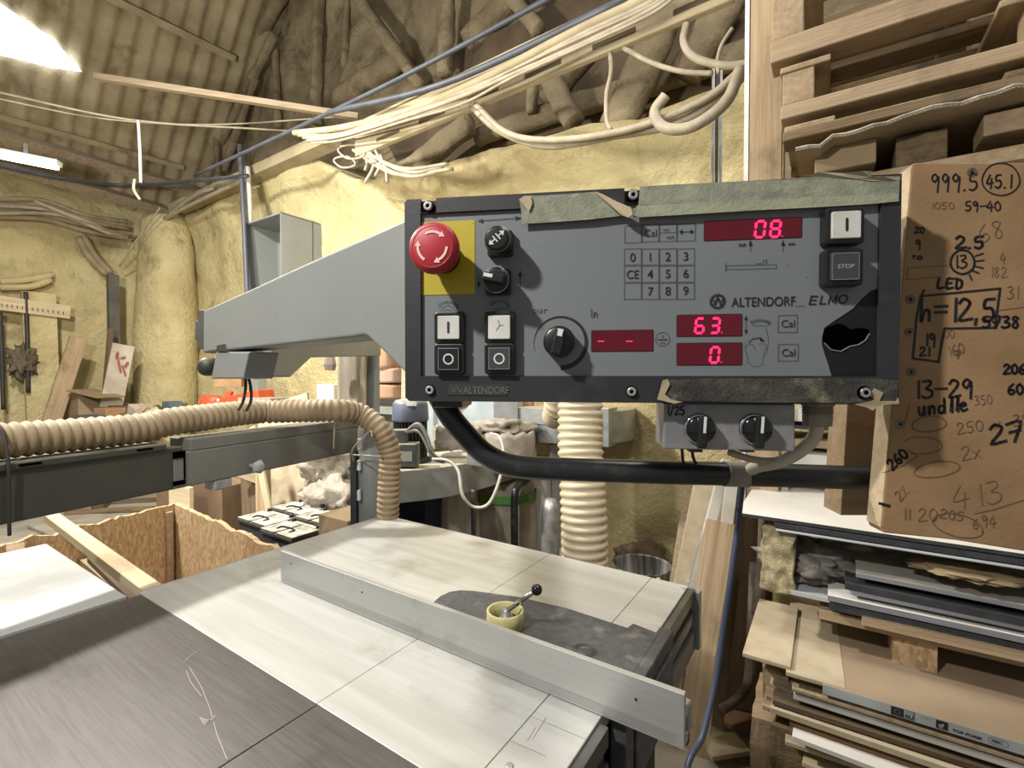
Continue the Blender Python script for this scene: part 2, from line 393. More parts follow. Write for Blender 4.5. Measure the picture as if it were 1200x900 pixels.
# ---------------------------------------------------------------- roof timbers (each a strut of its own)
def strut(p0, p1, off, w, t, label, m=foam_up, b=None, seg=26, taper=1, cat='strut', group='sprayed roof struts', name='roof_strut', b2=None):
    bb = BU-off; a, c = FB(*p0, bb), FB(*p1, b2 if b2 is not None else bb); bm = B(); M = frame(a, c, U2); L = (c-a).length
    rings = []
    for i in range(seg+1):
        s = i/seg*L; r = []
        for k in range(12):
            an = 2*PI*k/12; sq = min(1.38, 1/max(abs(math.cos(an)), abs(math.sin(an))))
            p = M @ V3((s, math.cos(an)*w*.38*sq, math.sin(an)*t*.42*sq)); r.append(bm.verts.new(p+(p-(M @ V3((s, 0, 0)))).normalized()*(.016*noise.noise(p*7)+.02*noise.noise(p*2.5))))
        rings.append(r)
    for x, y in zip(rings, rings[1:]):
        for k in range(12): bm.faces.new((x[k], x[(k+1) % 12], y[(k+1) % 12], y[k]))
    bm.faces.new(rings[0][::-1]); bm.faces.new(rings[-1])
    o = single(name, bm, m, label, cat, group, M=M, smooth=True); return o
ST = [((374, -30), (370, 145), .1, .12, .16, 'upright foamed strut, leftmost of the two thin uprights on the gable'),
 ((415, -10), (492, 100), .3, .16, .16, 'foamed diagonal strut sloping down right, ending behind the blue grey conduit'),
 ((527, -30), (521, 88), .35, .17, .15, 'wide upright foamed timber crossed by the blue grey conduit'),
 ((620, -28), (548, 50), .15, .28, .2, 'thick foamed brace leaning right beside the wide upright timber'),
 ((585, -20), (632, 36), .4, .16, .14, 'short foamed brace dropping right near the top edge of the view'),
 ((640, 82), (672, 145), .45, .22, .18, 'short stout foamed post below the slotted tray, in the middle'),
 ((778, 28), (722, 150), .45, .30, .2, 'broad foamed brace leaning left under the slotted tray'),
 ((690, 60), (640, 120), .2, .16, .2, 'short foamed brace just left of the thin hanging cable'),
 ((624, 96), (622, 132), .3, .12, .1, 'tiny upright stub between two foamed braces'),
 ((552, 145), (470, 205), .45, .26, .16, 'foamed brace lying low above the tangled cables'),
 ((480, 60), (395, 118), .1, .3, .2, 'foamed rail crossing the gable low behind the diagonal strut'),
 ((330, -6), (222, 196), .1, .2, .2, 'foamed rafter running down to the far corner, outermost of the fan'),
 ((322, 40), (246, 190), .22, .12, .12, 'foamed rafter of the corner fan, second from the roof lining'),
 ((300, 90), (262, 200), .2, .1, .1, 'short foamed rafter of the corner fan, nearest the conduit'),
 ((322, 50), (326, 150), .08, .1, .1, 'thin foamed upright right of the corner fan'),
 ((407, -10), (404, 80), .06, .08, .08, 'thin foamed upright right of the two on the gable'),
 ((252, 150), (256, 215), .3, .09, .09, 'short dark-edged upright at the foot of the corner fan'),
 ((860, -10), (800, 90), .3, .3, .2, 'broad dim foamed brace beside the tall timber post'),
 ((560, 160), (880, 60), .2, .22, .14, 'long foamed rail low behind the slotted tray')]
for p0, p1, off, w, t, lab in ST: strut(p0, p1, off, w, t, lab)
# dark hollows under the trusses are an added sheet, their shade in its brown
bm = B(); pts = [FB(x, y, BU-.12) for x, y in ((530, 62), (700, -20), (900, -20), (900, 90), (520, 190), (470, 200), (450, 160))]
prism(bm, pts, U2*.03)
brownp = mat('hollow shade brown', '#6b573f', '#574530', rough=.95, sc=4, bump=.4, bsc=20)
single('hollow_sheet', bm, brownp, 'dark brown sheet painted as the shaded hollows behind the foamed braces', 'board')

# ---------------------------------------------------------------- conduits, tray and cables overhead
def cable(name, pts, r, m, label, cat='cable', group=None, n=8, seg=8, ends=None):
    bm = B(); tube(bm, [p if isinstance(p, V3) else P(*p) for p in pts], r, seg, n)
    return single(name, bm, m, label, cat, group, smooth=True)
BT = BW-.75
cable('conduit', [FB(0, 0, BT)*0+FB(228, 206, BT), FB(440, 106, BT), FB(662, -12, BT)], .016, cabb, 'blue grey conduit running straight up across the gable', 'conduit')
cable('conduit', [FB(385, 132, BT-.1), FB(520, 98, BT-.15), FB(735, -2, BT-.15)], .019, cabb, 'thicker dusty grey conduit lying just above the slotted tray', 'conduit')
slotm = mat('slot shade brown', '#5a4c36', rough=1, spec=0)  # recess shade of the tray slots, put into flat brown bars
th = thing('cable_tray', 'long cream foamed cable tray with slots, climbing to the upper right', 'cable tray', FB(415, 175, BT))
bm = B(); A, Bp = FB(418, 168, BT), FB(860, -26, BT)
Mt = frame(A, Bp, U2*-1)
L = (Bp-A).length
boxM(bm, Mt, 0, L, -.11, .05, -.02, .02)
build('side_plate', bm, woodl, th, M=Mt, bevel=.006)
bm = B(); boxM(bm, Mt, 0, L, .075, .12, -.05, .02); build('upper_lip', bm, woodl, th, M=Mt, bevel=.01)
bm = B(); boxM(bm, Mt, 0, L, .12, .135, -.13, .03); build('tray_bed', bm, woodl, th, M=Mt)
for k in range(6):
    bm = B(); x = .25+k*L/6.2; boxM(bm, Mt, x, x+.24, -.07, -.045, .018, .024); build('slot', bm, slotm, th, M=Mt)
rnd = random.Random(5)
for k, lab in enumerate(('thickest', 'upper', 'middle', 'lower', 'lowest')):
    dy = (-2, 6, 10, 15, 20)[k]; J = lambda: rnd.uniform(-4, 4)
    cable('cable', [FB(345+k*5, 156+k*3, BT-.1), FB(400, 150+dy*.6+J(), BT-.1), FB(470, 132+dy*.7+J(), BT-.12-.01*k), FB(540, 104+dy*.8+J(), BT-.13), FB(600, 74+dy+J(), BT-.14-.012*k), FB(680, 34+dy+J(), BT-.14), FB(760, -2+dy, BT-.14), FB(800, -30+dy, BT-.14)], (.024, .013, .009, .011, .008)[k], woodl if k == 0 else cabw,
          '%s of the pale cables bundled along the slotted tray' % lab, group='cables along the tray')
cable('cable', [FB(553, 124, BT), FB(585, 152, BT), FB(640, 170, BT), FB(720, 158, BT), FB(800, 142, BT), FB(850, 108, BT), FB(872, 86, BT)], .026, cabw, 'thick cream cable sagging along the foam lip from tray to timber post')
cable('cable', [FB(557, 122, BT-.05), FB(595, 156, BT-.05), FB(650, 164, BT-.05), FB(735, 152, BT-.05), FB(820, 120, BT-.05), FB(868, 82, BT-.05)], .018, cabw, 'thinner cream cable lying above the thick sagging one')
cable('cable', [FB(868, 80, BT-.1), FB(850, 120, BT-.12), FB(812, 148, BT-.12), FB(780, 150, BT-.12), FB(767, 132, BT-.1), FB(780, 112, BT-.1)], .026, cabw, 'thick cream cable curled in a loop left of the steel uprights')
cable('cable', [FB(715, 62, BT), FB(716, 85, BT), FB(711, 110, BT), FB(711, 140, BT), FB(716, 152, BT)], .012, cabw, 'thin cream cable hanging straight down from the tray')
cable('cable', [FB(730, 56, BT), FB(765, 74, BT), FB(800, 84, BT), FB(835, 86, BT)], .012, cabw, 'thin cream cable slanting from the tray to the steel uprights')
cable('cable', [FB(804, 28, BT), FB(801, 50, BT), FB(815, 68, BT), FB(850, 77, BT), FB(877, 74, BT)], .018, cabw, 'cream cable bending round to the tall timber post')
cable('cable', [FB(858, 33, BT), FB(846, 52, BT), FB(841, 70, BT), FB(842, 86, BT)], .009, cabw, 'very thin pale cable above the steel uprights')
for k, (dx, dy) in enumerate(((0, 0), (5, 7), (2, 15), (-6, 12))):
    cable('cable', [FB(420+dx, 172+dy*.3, BT), FB(450+dx, 190+dy*.5, BT), FB(480+dx, 198+dy*.6, BT), FB(525-dx, 192+dy*.5, BT+.1)], .013, cabw,
          '%s of the loose cables sagging below the lower end of the tray' % ('topmost', 'second', 'third', 'lowest')[k], group='loose cables under the tray')
# tangled coils left of the tray
for k, (cx, cy, r, lab) in enumerate(((412, 178, 15, 'small coil of pale cable, highest in the tangle left of the tray'), (404, 190, 12, 'small coil of pale cable, lowest in the tangle left of the tray'))):
    bm = B(); pts = [FB(cx+r*math.cos(t*.5)*(1+.2*math.sin(t)), cy+r*.55*math.sin(t*.5), BT-.1+.01*t) for t in range(0, 30)]
    tube(bm, pts, .008, 6, 3); single('cable_coil', bm, cabw, lab, 'cable', smooth=True)
for k, (x, y0, y1) in enumerate(((432, 172, 214), (440, 176, 206), (424, 178, 200), (446, 182, 214))):
    cable('cable', [FB(x, y0, BT), FB(x+6, (y0+y1)/2, BT), FB(x-4+k*4, y1, BT)], .012, cabw, '%s of the short cable tails hanging where the tray ends' % ('leftmost-but-one', 'third', 'leftmost', 'rightmost')[k], group='cable tails at the tray end')
# far corner bundle
for k, (p, lab) in enumerate((([(-20, 240), (60, 247), (120, 268), (160, 277), (190, 258), (240, 222), (292, 205)], 'dusty cable sagging along the left eave into the far corner'),
        ([(-20, 250), (70, 252), (130, 274), (170, 276), (205, 250), (292, 208)], 'second dusty cable sagging below it in the far corner'),
        ([(40, 236), (110, 262), (158, 270), (215, 236), (250, 220)], 'dark thin cable draped above the foam in the far corner'))):
    bm = B(); tube(bm, [FA(x, y, AC+.35+.03*k) if x < 150 else FB(x, y, BW-.4) for x, y in p], .022, 6, 6)
    single('cable', bm, cabw, lab, 'cable', smooth=True)
for k in range(6):
    p = [(x, y+k*4+rnd.uniform(-3, 3)) for x, y in ((-10, 236), (50, 238), (100, 250), (150, 262))]
    bm = B(); tube(bm, [FA(x, y, AC+.2+.02*k) for x, y in p], .03, 6, 6); single('foamed_cable', bm, foam_up, '%s of the foam-covered cable runs along the left eave' % ('topmost', 'second', 'third', 'fourth', 'fifth', 'lowest')[k], 'cable', 'foamed cables on the left eave', smooth=True)
cable('conduit', [FA(-20, 190, AC+.6), FA(80, 210, AC+.6), FA(160, 217, AC+.6), FA(290, 206, AC+3)], .022, cabb, 'grey conduit crossing below the hanging rod on the left', 'conduit')
cable('wire', [P(-20, 104, 4), P(150, 140, 4.4), P(300, 151, 4.8), P(425, 157, 5)], .009, cabw, 'pale wire strung across the roof space, ending by the tray', 'wire')
cable('wire', [P(-20, 112, 4), P(120, 139, 4.4), P(250, 146, 4.7), P(410, 136, 4.8)], .007, cabw, 'pale wire strung just below, dipping near the hanging rod', 'wire')
cable('hanging_rod', [P(162, 141, 4.4), P(164, 176, 4.4), P(165, 214, 4.4)], .012, whitep, 'white rod hanging from the strung wire', 'rod')
cable('cable', [P(158, 210, 4.4), P(157, 222, 4.4), P(164, 234, 4.4)], .012, cabw, 'short cable tail below the white hanging rod')
bm = B(); beam(bm, P(112, 90, 4.2), P(420, 137, 4.4), .05, .05); single('roof_tie', bm, beamm, 'long pale brown tie bar crossing in front of the corner fan', 'beam')
# lamp on the left
th = thing('tube_lamp', 'lit white fluorescent batten lamp under the brown beam at left', 'lamp', P(20, 195, 4.4))
bm = B(); beam(bm, P(-60, 166, 4.4), P(70, 192, 4.6), .09, .05); build('batten', bm, whitep, th, bevel=.005)
bm = B(); tube(bm, [P(-58, 172, 4.35), P(68, 197, 4.55)], .02, 10); build('lamp_tube', bm, tubel, th, smooth=True)
bm = B(); beam(bm, P(30, 180, 4.5), P(30, 168, 4.5), .02, .02); build('bracket', bm, steel, th)
cable('wire', [FA(188, 243, AC+1), FA(160, 282, AC+.6), FA(140, 312, AC+.3)], .012, cabw, 'taut pale wire angled across the far corner', 'wire')

# ---------------------------------------------------------------- far left wall things (in front of the left wall)
def W(px, py, o=.3): return FA(px, py, AC+o)
def plankW(name, p0, p1, w, t, m, label, cat, o=.3, group=None):
    bm = B(); M = beam(bm, W(*p0, o), W(*p1, o), w, t, up=U1); return single(name, bm, m, label, cat, group, M=M, bevel=.004)
def pxw(px, n, o=.3):  # world width of n pixels at that place
    return (W(px+n, 400, o)-W(px, 400, o)).length
th = thing('marking_rule', 'long pale T-shaped wooden rule hung across the far left wall', 'rule', W(30, 360))
bm = B(); M = beam(bm, W(-30, 351), W(82, 366), .16, .03, up=U1); build('rule_bar', bm, woodp, th, M=M)
for k in range(15):
    bm = B(); q = W(-10+k*6, 354+k*.8, .345); beam(bm, q, q+UZ*-.03, .006, .004, up=U1); build('tick_mark', bm, ink, th)
plankW('timber_batten', (45, 343), (54, 560), .30, .08, foam, 'upright batten yellowed with foam under the T-shaped rule', 'batten', .22)
cable('drop_wire', [W(30, 342), W(32, 400), W(33, 460)], .02, cabk, 'dark wire hanging down the left wall beside the foamed batten', 'wire')
cable('drop_wire', [W(0, 366), W(2, 420), W(4, 480)], .02, cabk, 'dark wire hanging at the very left of the left wall', 'wire')
bm = B(); blob(bm, W(27, 424, .25), .08, .11, .17, 4, .7, 9, R=RF)
single('rag_bundle', bm, mat('grimy rags', '#6d5f42', '#4d4330', rough=.95, sc=8, bump=.6, bsc=20), 'grimy bundle hooked on the dark wire on the left wall', 'bundle', smooth=True)
plankW('leaning_plank', (92, 396), (52, 520), .17, .05, wood, 'raw plank leaning steeply against the far left wall', 'plank', .5)
lbd = plankW('leaning_board', (145, 404), (130, 478), .22, .03, mat('whitewashed board', '#c2b6a2', '#a3937c', rough=.8, sc=3), 'whitish board with red scrawl leaning near the far corner', 'board', .9)
bm = B()
plankW('dark_post', (132, 322), (136, 540), .11, .1, mat('dark steel post', '#5a574f', '#47443d', rough=.6, sc=5), 'dark grey steel post standing in the far corner', 'post', .35)
plankW('leaning_strip', (130, 385), (120, 500), .06, .04, brownt, 'thin dark strip leaning left of the whitish board', 'strip', .6)
bm = B()
for k, (x0, y0, x1, y1) in enumerate(((137, 415, 141, 436), (141, 420, 147, 418), (143, 428, 147, 440), (146, 430, 150, 424), (138, 412, 136, 420))):
    beam(bm, W(x0, y0, .94), W(x1, y1, .94), .02, .004, up=U1)
build('red_scrawl', bm, mat('red paint', '#a8453c'), lbd)
# foamed loops on the wall
for k, (p, lab) in enumerate((([(0, 330), (30, 328), (62, 322)], 'upper foam-covered pipe stub on the left wall'), ([(0, 337), (35, 336), (60, 328)], 'lower foam-covered pipe stub on the left wall'))):
    bm = B(); tube(bm, [W(x, y, .1) for x, y in p], .04, 8); single('foamed_pipe', bm, foam, lab, 'pipe', smooth=True)
for k, (p, lab) in enumerate((([(92, 278), (104, 300), (125, 322)], 'foamed cable dropping to the dark steel post, left one'), ([(97, 276), (112, 300), (130, 320)], 'foamed cable dropping to the dark steel post, right one'))):
    bm = B(); tube(bm, [W(x, y, .15) for x, y in p], .04, 8); single('foamed_cable', bm, foam_up, lab, 'cable', smooth=True)
# bench under the far junk
wb_ = thing('workbench', 'low brown bench carrying the junk along the far left wall', 'bench', F(AC+1.2, .2, 0))
bm = B(); boxF(bm, AC+.75, AC+1.7, -1.4, BW-1.3, .8, .86); build('bench_top', bm, brownt, wb_, bevel=.01)
for a_ in (AC+.8, AC+1.6):
    for b__ in (-1.3, BW-1.45):
        bm = B(); boxF(bm, a_, a_+.08, b__, b__+.08, 0, .8); build('leg', bm, brownt, wb_)
def boxat(name, px, py, w, d, h, Y, m, label, cat, rz=-33, tilt=0, group=None, par=None, bev=.004):
    p = P(px, py, Y); M = Matrix.Translation(p) @ Matrix.Rotation(math.radians(rz), 4, 'Z') @ Matrix.Rotation(math.radians(tilt), 4, 'Y')
    bm = B(); boxM(bm, M, -w/2, w/2, -d/2, d/2, 0, h); return single(name, bm, m, label, cat, group, M=M, bevel=bev)
YJ = 5.6
boxat('cardboard_box', 104, 503, .42, .3, .42, YJ+.3, card, 'tall open cardboard box against the leaning raw plank', 'box')
boxat('cardboard_box', 129, 498, .26, .2, .2, YJ, mat('orange brown box', '#a97a4c', '#94683f', rough=.9), 'small orange brown box below the whitish board', 'box', -25)
boxat('storage_tin', 103, 502, .26, .2, .15, YJ-.2, mat('dark grey tin', '#57575a', '#454548', rough=.5), 'dark grey tin with pale lid in front of the tall box', 'tin', -25)
boxat('folded_card', 112, 462, .55, .3, .02, YJ+.1, card, 'bent cardboard flap over the tall open box', 'cardboard', -20, 8)
boxat('dark_crate', 150, 500, .5, .3, .22, YJ+.2, brownt, 'dark timber crate behind the small orange brown box', 'crate', -30, 14)
boxat('pale_sack', 165, 492, .24, .2, .16, YJ, plast, 'pale crumpled packet on the pile of offcuts', 'packet', -30, 20)
OC = [(150, 495, 172, 474, wood), (158, 492, 186, 478, woodp), (172, 480, 196, 496, wood), (182, 476, 206, 494, brownt), (190, 486, 224, 480, woodd), (160, 500, 205, 488, woodd), (176, 498, 176, 480, woodp), (200, 476, 218, 474, card)]
for k, (x0, y0, x1, y1, m) in enumerate(OC):
    bm = B(); M = beam(bm, P(x0, y0, YJ-.2+.05*k), P(x1, y1, YJ-.1+.04*k), .09, .05)
    single('timber_offcut', bm, m, '%s offcut from the left in the heap beyond the ribbed hose' % ('first', 'second', 'third', 'fourth', 'fifth', 'sixth', 'seventh', 'last')[k], 'offcut', 'offcuts on the far bench', M=M, bevel=.003)
boxat('blue_tub', 202, 482, .2, .14, .12, YJ+.1, mat('faded blue plastic', '#5a6c78', '#475663', rough=.6), 'faded blue tub on the offcut heap', 'tub')
bm = B(); blob(bm, P(212, 487, YJ), .16, .12, .09, 3, .5, 8); single('black_machine_part', bm, blk, 'black lump of machine parts beside the blue tub', 'machine part', smooth=True)
# orange machine
th = thing('orange_saw', 'small orange bench machine behind the ribbed hose', 'machine', P(270, 480, 4.8))
bm = B(); boxM(bm, frame(P(262, 474, 4.8), P(318, 462, 4.7)), 0, .5, -.12, .12, -.1, .06); build('body', bm, orange, th, bevel=.012)
bm = B(); lathe(bm, frame(P(238, 471, 4.8), P(262, 472, 4.8)) @ Matrix.Rotation(PI/2, 4, 'Y'), [(.03, 0), (.075, .01), (.075, .16), (.05, .2)], 20); build('motor', bm, orange, th, smooth=True)
bm = B(); beam(bm, P(262, 482, 4.75), P(270, 458, 4.75), .05, .05); build('column', bm, orange, th, bevel=.006)
bm = B(); lathe(bm, Matrix.Translation(P(257, 474, 4.7)), [(.03, 0), (.03, .06)], 14); build('chuck', bm, steel, th, smooth=True)
bm = B(); boxM(bm, Matrix.Translation(P(270, 453, 4.9)), -.14, .14, -.05, .05, 0, .22); build('back_plate', bm, mdf, th)
boxat('dusty_box', 310, 478, .4, .25, .1, 4.6, sack, 'flat dusty box to the right of the orange machine', 'box', -20)
boxat('white_tub', 388, 470, .2, .16, .16, 4.6, whitep, 'white tub glimpsed left of the plastic-wrapped column', 'tub', -20)
boxat('fuse_box', 302, 468, .16, .1, .3, 5.0, greyp, 'small grey box on the wall above the orange machine', 'box', -33)
# wall cabinet and pipes
th = thing('wall_cabinet', 'open grey metal cabinet hung high on the right foam wall', 'cabinet', FB(325, 335, BW-.4))
bq = BW-.45
tl = inF(FB(288, 262, bq)); tr = inF(FB(329, 248, bq)); bl = inF(FB(291, 343, bq))
# the open face looks left and forward: its right side wall runs back to the foam
A0, A1 = tl[0], tr[0]; Z0 = bl[2]; Z1 = (tl[2]+tr[2])/2; D0, D1 = bq, BW+.1
for nm, dims in (('side_panel', (A0, A0+.015, D0, D1, Z0, Z1)), ('side_panel', (A1-.015, A1, D0, D1, Z0, Z1)), ('top_panel', (A0, A1, D0, D1, Z1-.015, Z1)), ('bottom_panel', (A0, A1, D0, D1, Z0, Z0+.015)), ('back_panel', (A0, A1, D1-.2, D1-.185, Z0, Z1))):
    bm = B(); boxF(bm, *dims); build(nm, bm, greyp, th)
cable('wall_pipe', [FB(281, 170, BW-.5), FB(286, 260, BW-.5), FB(290, 350, BW-.5)], .026, cabb, 'blue grey pipe running down beside the open wall cabinet', 'pipe')
cable('wall_pipe', [FB(290, 196, BW-.42), FB(293, 262, BW-.42)], .03, whitep, 'pale pipe just right of the blue grey one', 'pipe')
for k, x in enumerate((836, 840.5, 845)):
    q = FB(x, 78, BW-.5); q2 = FB(x, 240, BW-.5); bm = B(); beam(bm, q, V3((q.x, q.y, q2.z)), .012, .012); single('steel_upright', bm, steel if k != 1 else cabk, ('left', 'dark middle', 'right')[k]+' rod of the narrow steel upright beside the timber post', 'rod', 'narrow steel uprights')
# ================================================================ THE SAW
TZ = .9
saw = thing('table_saw', 'sliding table saw with pale metal top and dark cast iron table', 'table saw', F(.4, .2, 0))
def pf(name, dims, m, bevel=.002, par=None):
    bm = B()
    for d in (dims if isinstance(dims, list) else [dims]): boxF(bm, *d)
    return build(name, bm, m, par or saw, M=MF, bevel=bevel)
g = .0012
pf('table_plate', (-.02, .722, .002, .81, TZ-.03, TZ), tabm, .001)
pf('table_plate', (.722+g, 1.036, .002, .81, TZ-.03, TZ), tabm, .001)
pf('end_plate', (1.036+g, 1.133, .002, .81, TZ-.03, TZ), tabm, .0015)
ct = pf('cast_table', [(0, .726, -1.1, 0, TZ-.03, TZ+.001), (.7265+g, 1.15, -1.1, 0, TZ-.03, TZ+.001)], castm, .0012)
pf('rear_lip', (-.036, -.0205, .012, .80, TZ-.06, TZ-.003), alu)
# end profile with grooves at the right end
for b0, b1 in ((.002, .226), (.56, .81)):
    pf('end_profile', [(1.134, 1.150, b0, b1, TZ-.035, TZ-.004), (1.134, 1.142, b0, b1, TZ-.06, TZ-.035), (1.134, 1.150, b0, b1, TZ-.085, TZ-.06), (1.134, 1.143, b0, b1, TZ-.11, TZ-.085), (1.134, 1.152, b0, b1, TZ-.16, TZ-.11)], mat('dull profile', '#6f6e6a', '#55544f', rough=.45, metal=.7, sc=8), .001)
pf('profile_cap', (1.128, 1.162, .806, .83, TZ-.16, TZ-.01), greyp)
pf('machine_body', (.02, 1.06, .03, .78, .12, TZ-.031), greyd, .01)
pf('sub_frame', [(1.06, 1.13, .24, .52, .5, TZ-.12), (1.06, 1.12, .06, .12, .3, TZ-.09)], blkp, .006)
pf('machine_base', (.05, 1.08, -1.0, -.03, .0, TZ-.031), greyd, .01)
bm = B(); tube(bm, [F(1.15, .16, .83), F(1.17, .17, .7), F(1.16, .2, .45), F(1.1, .25, .2)], .006, 8); build('hanging_cable', bm, cabk, saw, smooth=True)
# pencilled frame and screws on the end plate
bm = B()
def line3(bm, p, q, w=.0008, up=UZ):
    d = (q-p).normalized(); s = up.cross(d).normalized()*w; bm.faces.new([bm.verts.new(x) for x in (p-s, q-s, q+s, p+s)])
for x0, y0, x1, y1 in ((622, 839, 686, 866), (640, 841, 624, 866), (628, 852, 618, 868), (598, 868, 640, 886)):
    line3(bm, G(x0, y0, TZ+.0006), G(x1, y1, TZ+.0006), .00025)
build('scratched_lines', bm, pen, saw)
for px, py in ((597, 898), (807, 681), (800, 690), (772, 678)):
    q = G(px, py, TZ); bm = B(); lathe(bm, Matrix.Translation(q), [(.006, -.001), (.006, .0012), (.004, .0016)], 14); build('countersunk_screw', bm, steel, saw, smooth=True)
# scratches on the cast iron
bm = B()
for pts in ([(222, 782), (236, 805), (246, 830), (254, 860), (266, 890)], [(218, 786), (224, 800), (236, 816)], [(216, 775), (223, 768), (231, 763)]):
    for a, c in zip(pts, pts[1:]): line3(bm, G(*a, TZ+.0022), G(*c, TZ+.0022), .0006)
for k in range(7): line3(bm, G(234+k*2.5, 840+k, TZ+.0022), G(240+k*2, 850-k*2, TZ+.0022), .0007)
build('scratches', bm, mat('bright scratches', '#a19c94', rough=.4, metal=.6), saw)
# second leaf beyond the cast table
bm = B(); boxF(bm, -.70, -.022, -.62, -.022, TZ-.012, TZ-.001); single('pale_board', bm, paleplate, 'large pale grey sheet beyond the dark cast iron table, left edge of view', 'sheet', M=MF, bevel=.001)
bm = B(); boxF(bm, -.5, -.05, -.58, -.25, .1, TZ-.0125); single('base_cabinet', bm, greyd, 'dark grey machine cabinet directly beneath the pale grey sheet', 'cabinet', M=MF, bevel=.01)

# fence
fe = thing('saw_fence', 'long aluminium fence bar standing across the pale table top', 'fence', F(.74, .245, TZ))
bm = B()
sec = [(.236, .0), (.236, .082), (.247, .082), (.247, .06), (.262, .055), (.262, .04), (.247, .04), (.247, .016), (.262, .012), (.262, .0)]
prism(bm, [F(.222, b, TZ+.0015+z) for b, z in sec], U1*(1.262-.222)); build('fence_profile', bm, alu, fe, M=MF, bevel=.0008)
for a, z in ((.27, .06), (.55, .055), (1.19, .05)):
    bm = B(); lathe(bm, Matrix.Translation(F(a, .2358, TZ+z)) @ RF.to_4x4() @ Matrix.Rotation(PI/2, 4, 'X'), [(.0022, -.001), (.0022, .0006)], 10); build('pin_hole', bm, blk, fe)
bm = B()
for k in range(4): line3(bm, F(.23, .2357, TZ+.008+k*.004), F(1.25, .2357, TZ+.007+k*.004), .0003, up=U2)
build('groove_line', bm, mat('groove shade', '#77776f', rough=.5, metal=.6), fe)
bm = B(); boxF(bm, 1.225, 1.262, .263, .285, TZ+.005, TZ+.05); build('end_clamp', bm, greyp, fe, M=MF, bevel=.004)
bm = B(); boxF(bm, 1.235, 1.256, .285, .30, TZ-.03, TZ+.03); build('clamp_hook', bm, blkp, fe, M=MF, bevel=.004)
# rip fence casting
rf = thing('fence_casting', 'dark cast fence shoe lying on the pale table behind the fence bar', 'casting', F(.9, .4, TZ))
CT = TZ+.013
oc = [G(x, y, CT) for x, y in ((508, 705), (516, 698), (527, 693), (540, 691), (556, 692), (608, 699), (664, 712), (735, 735), (742, 730), (770, 741))]
ab = [inF(q)[:2] for q in oc]
ab += [(1.145, .53), (1.145, .265), (.62, .265)]
bm = B(); prism(bm, [F(a, b, TZ+.001) for a, b in ab], UZ*.012)
castd = mat('dark crackle casting', '#4a4a4b', '#3c3c3e', rough=.6, sc=60, bump=.3, bsc=220, c3='#6b6963', c3sc=18)
build('shoe_plate', bm, castd, rf, M=MF, bevel=.003)
bm = B(); boxF(bm, 1.136, 1.165, .265, .545, TZ-.12, CT-.001); boxF(bm, 1.165, 1.172, .30, .52, TZ-.14, TZ-.02); build('down_leg', bm, castd, rf, M=MF, bevel=.003)
bm = B(); c = G(685, 762, CT)
for r in (.022, .017):
    pts = [c+V3((math.cos(t*PI/16)*r, math.sin(t*PI/16)*r, .0006)) for t in range(33)]; sweep(bm, pts, .0012, 6)
build('cast_ring', bm, castd, rf, smooth=True)
tc_ = G(592, 735, CT); TCM = Matrix.Translation(V3((tc_.x, tc_.y, CT)))
tr_ = thing('tape_roll', 'yellow roll of masking tape standing around the clamp lever', 'tape roll', TCM.translation)
bm = B(); lathe(bm, TCM, [(.0355, 0), (.0375, 0), (.0395, .001), (.0395, .037), (.0385, .038), (.0355, .038), (.0345, .037), (.0345, .001), (.0355, 0)], 48, cap=False)
build('tape_ring', bm, mat('yellow tape', '#c9c08a', '#b9b079', rough=.6, sc=20, bump=.2, bsc=100), tr_, smooth=True)
lev = B(); q0 = TCM.translation+UZ*.0; p1 = P(629, 691, .965)
base = TCM.translation+V3((.002, .006, 0))
lathe(lev, Matrix.Translation(base), [(.016, 0), (.016, .018), (.010, .022), (.010, .034), (.006, .038)], 20)
p0 = base+UZ*.031
build('clamp_boss', lev, steel, rf, smooth=True)
lev = B(); sweep(lev, [p0, p1], .005, 14); build('lever_rod', lev, chrome, rf, smooth=True)
lev = B(); bmesh.ops.create_uvsphere(lev, u_segments=24, v_segments=16, radius=.0115, matrix=Matrix.Translation(p1)); build('ball_knob', lev, mat('black gloss ball', '#08080a', rough=.12, coat=.5), rf, smooth=True)

# ================================================================ column, beam, extraction hose
YC = 2.0
colm = thing('overhead_guard_column', 'grey steel column behind the pale table carrying the long grey beam', 'column', (P(432, 600, YC).x, YC, 0))
cx = P(434, 440, YC).x
MC = Matrix.Translation(V3((cx, YC, 0))) @ RF.to_4x4()
bm = B(); lathe(bm, MC, [(.052, 0), (.052, P(434, 505, YC).z), (.045, P(434, 500, YC).z+.01)], 28); build('lower_post', bm, mat('galvanised grey', '#878a88', '#7d807e', rough=.45, metal=.3, sc=12), colm, smooth=True, bevel=.003)
bm = B(); lathe(bm, MC, [(.038, .5), (.038, P(434, 392, YC).z)], 28); build('upper_post', bm, greyp, colm, smooth=True, bevel=.003)
bm = B(); q = P(416, 600, YC-.02); boxM(bm, Matrix.Translation(V3((q.x, YC-.02, 0))), -.012, .012, -.02, .02, .0, P(416, 528, YC).z); build('edge_rail', bm, mat('dark rail', '#33363a', rough=.5), colm)
for y in (520, 545, 580): 
    bm = B(); q = P(421, y, YC-.06); boxM(bm, Matrix.Translation(q), -.006, .006, -.01, .01, -.02, .02); build('bolt_plate', bm, whitep, colm)
bA, bB = P(-160, 609, .885), P(425, 506, 1.97)
bA = V3((bA.x, bA.y, 0)); 
zt, zb = 1.255, 1.12
pL = G(0, 613, zb); pR = G(426, 526, zb); dirb = (pR-pL).normalized()
pE = pL-dirb*.75; js = (G(266, 560, zb+.04)-pE).dot(dirb)
MB = frame(V3((pE.x, pE.y, zb)), V3((pR.x, pR.y, zb)))
Lb = (pR-pE).length
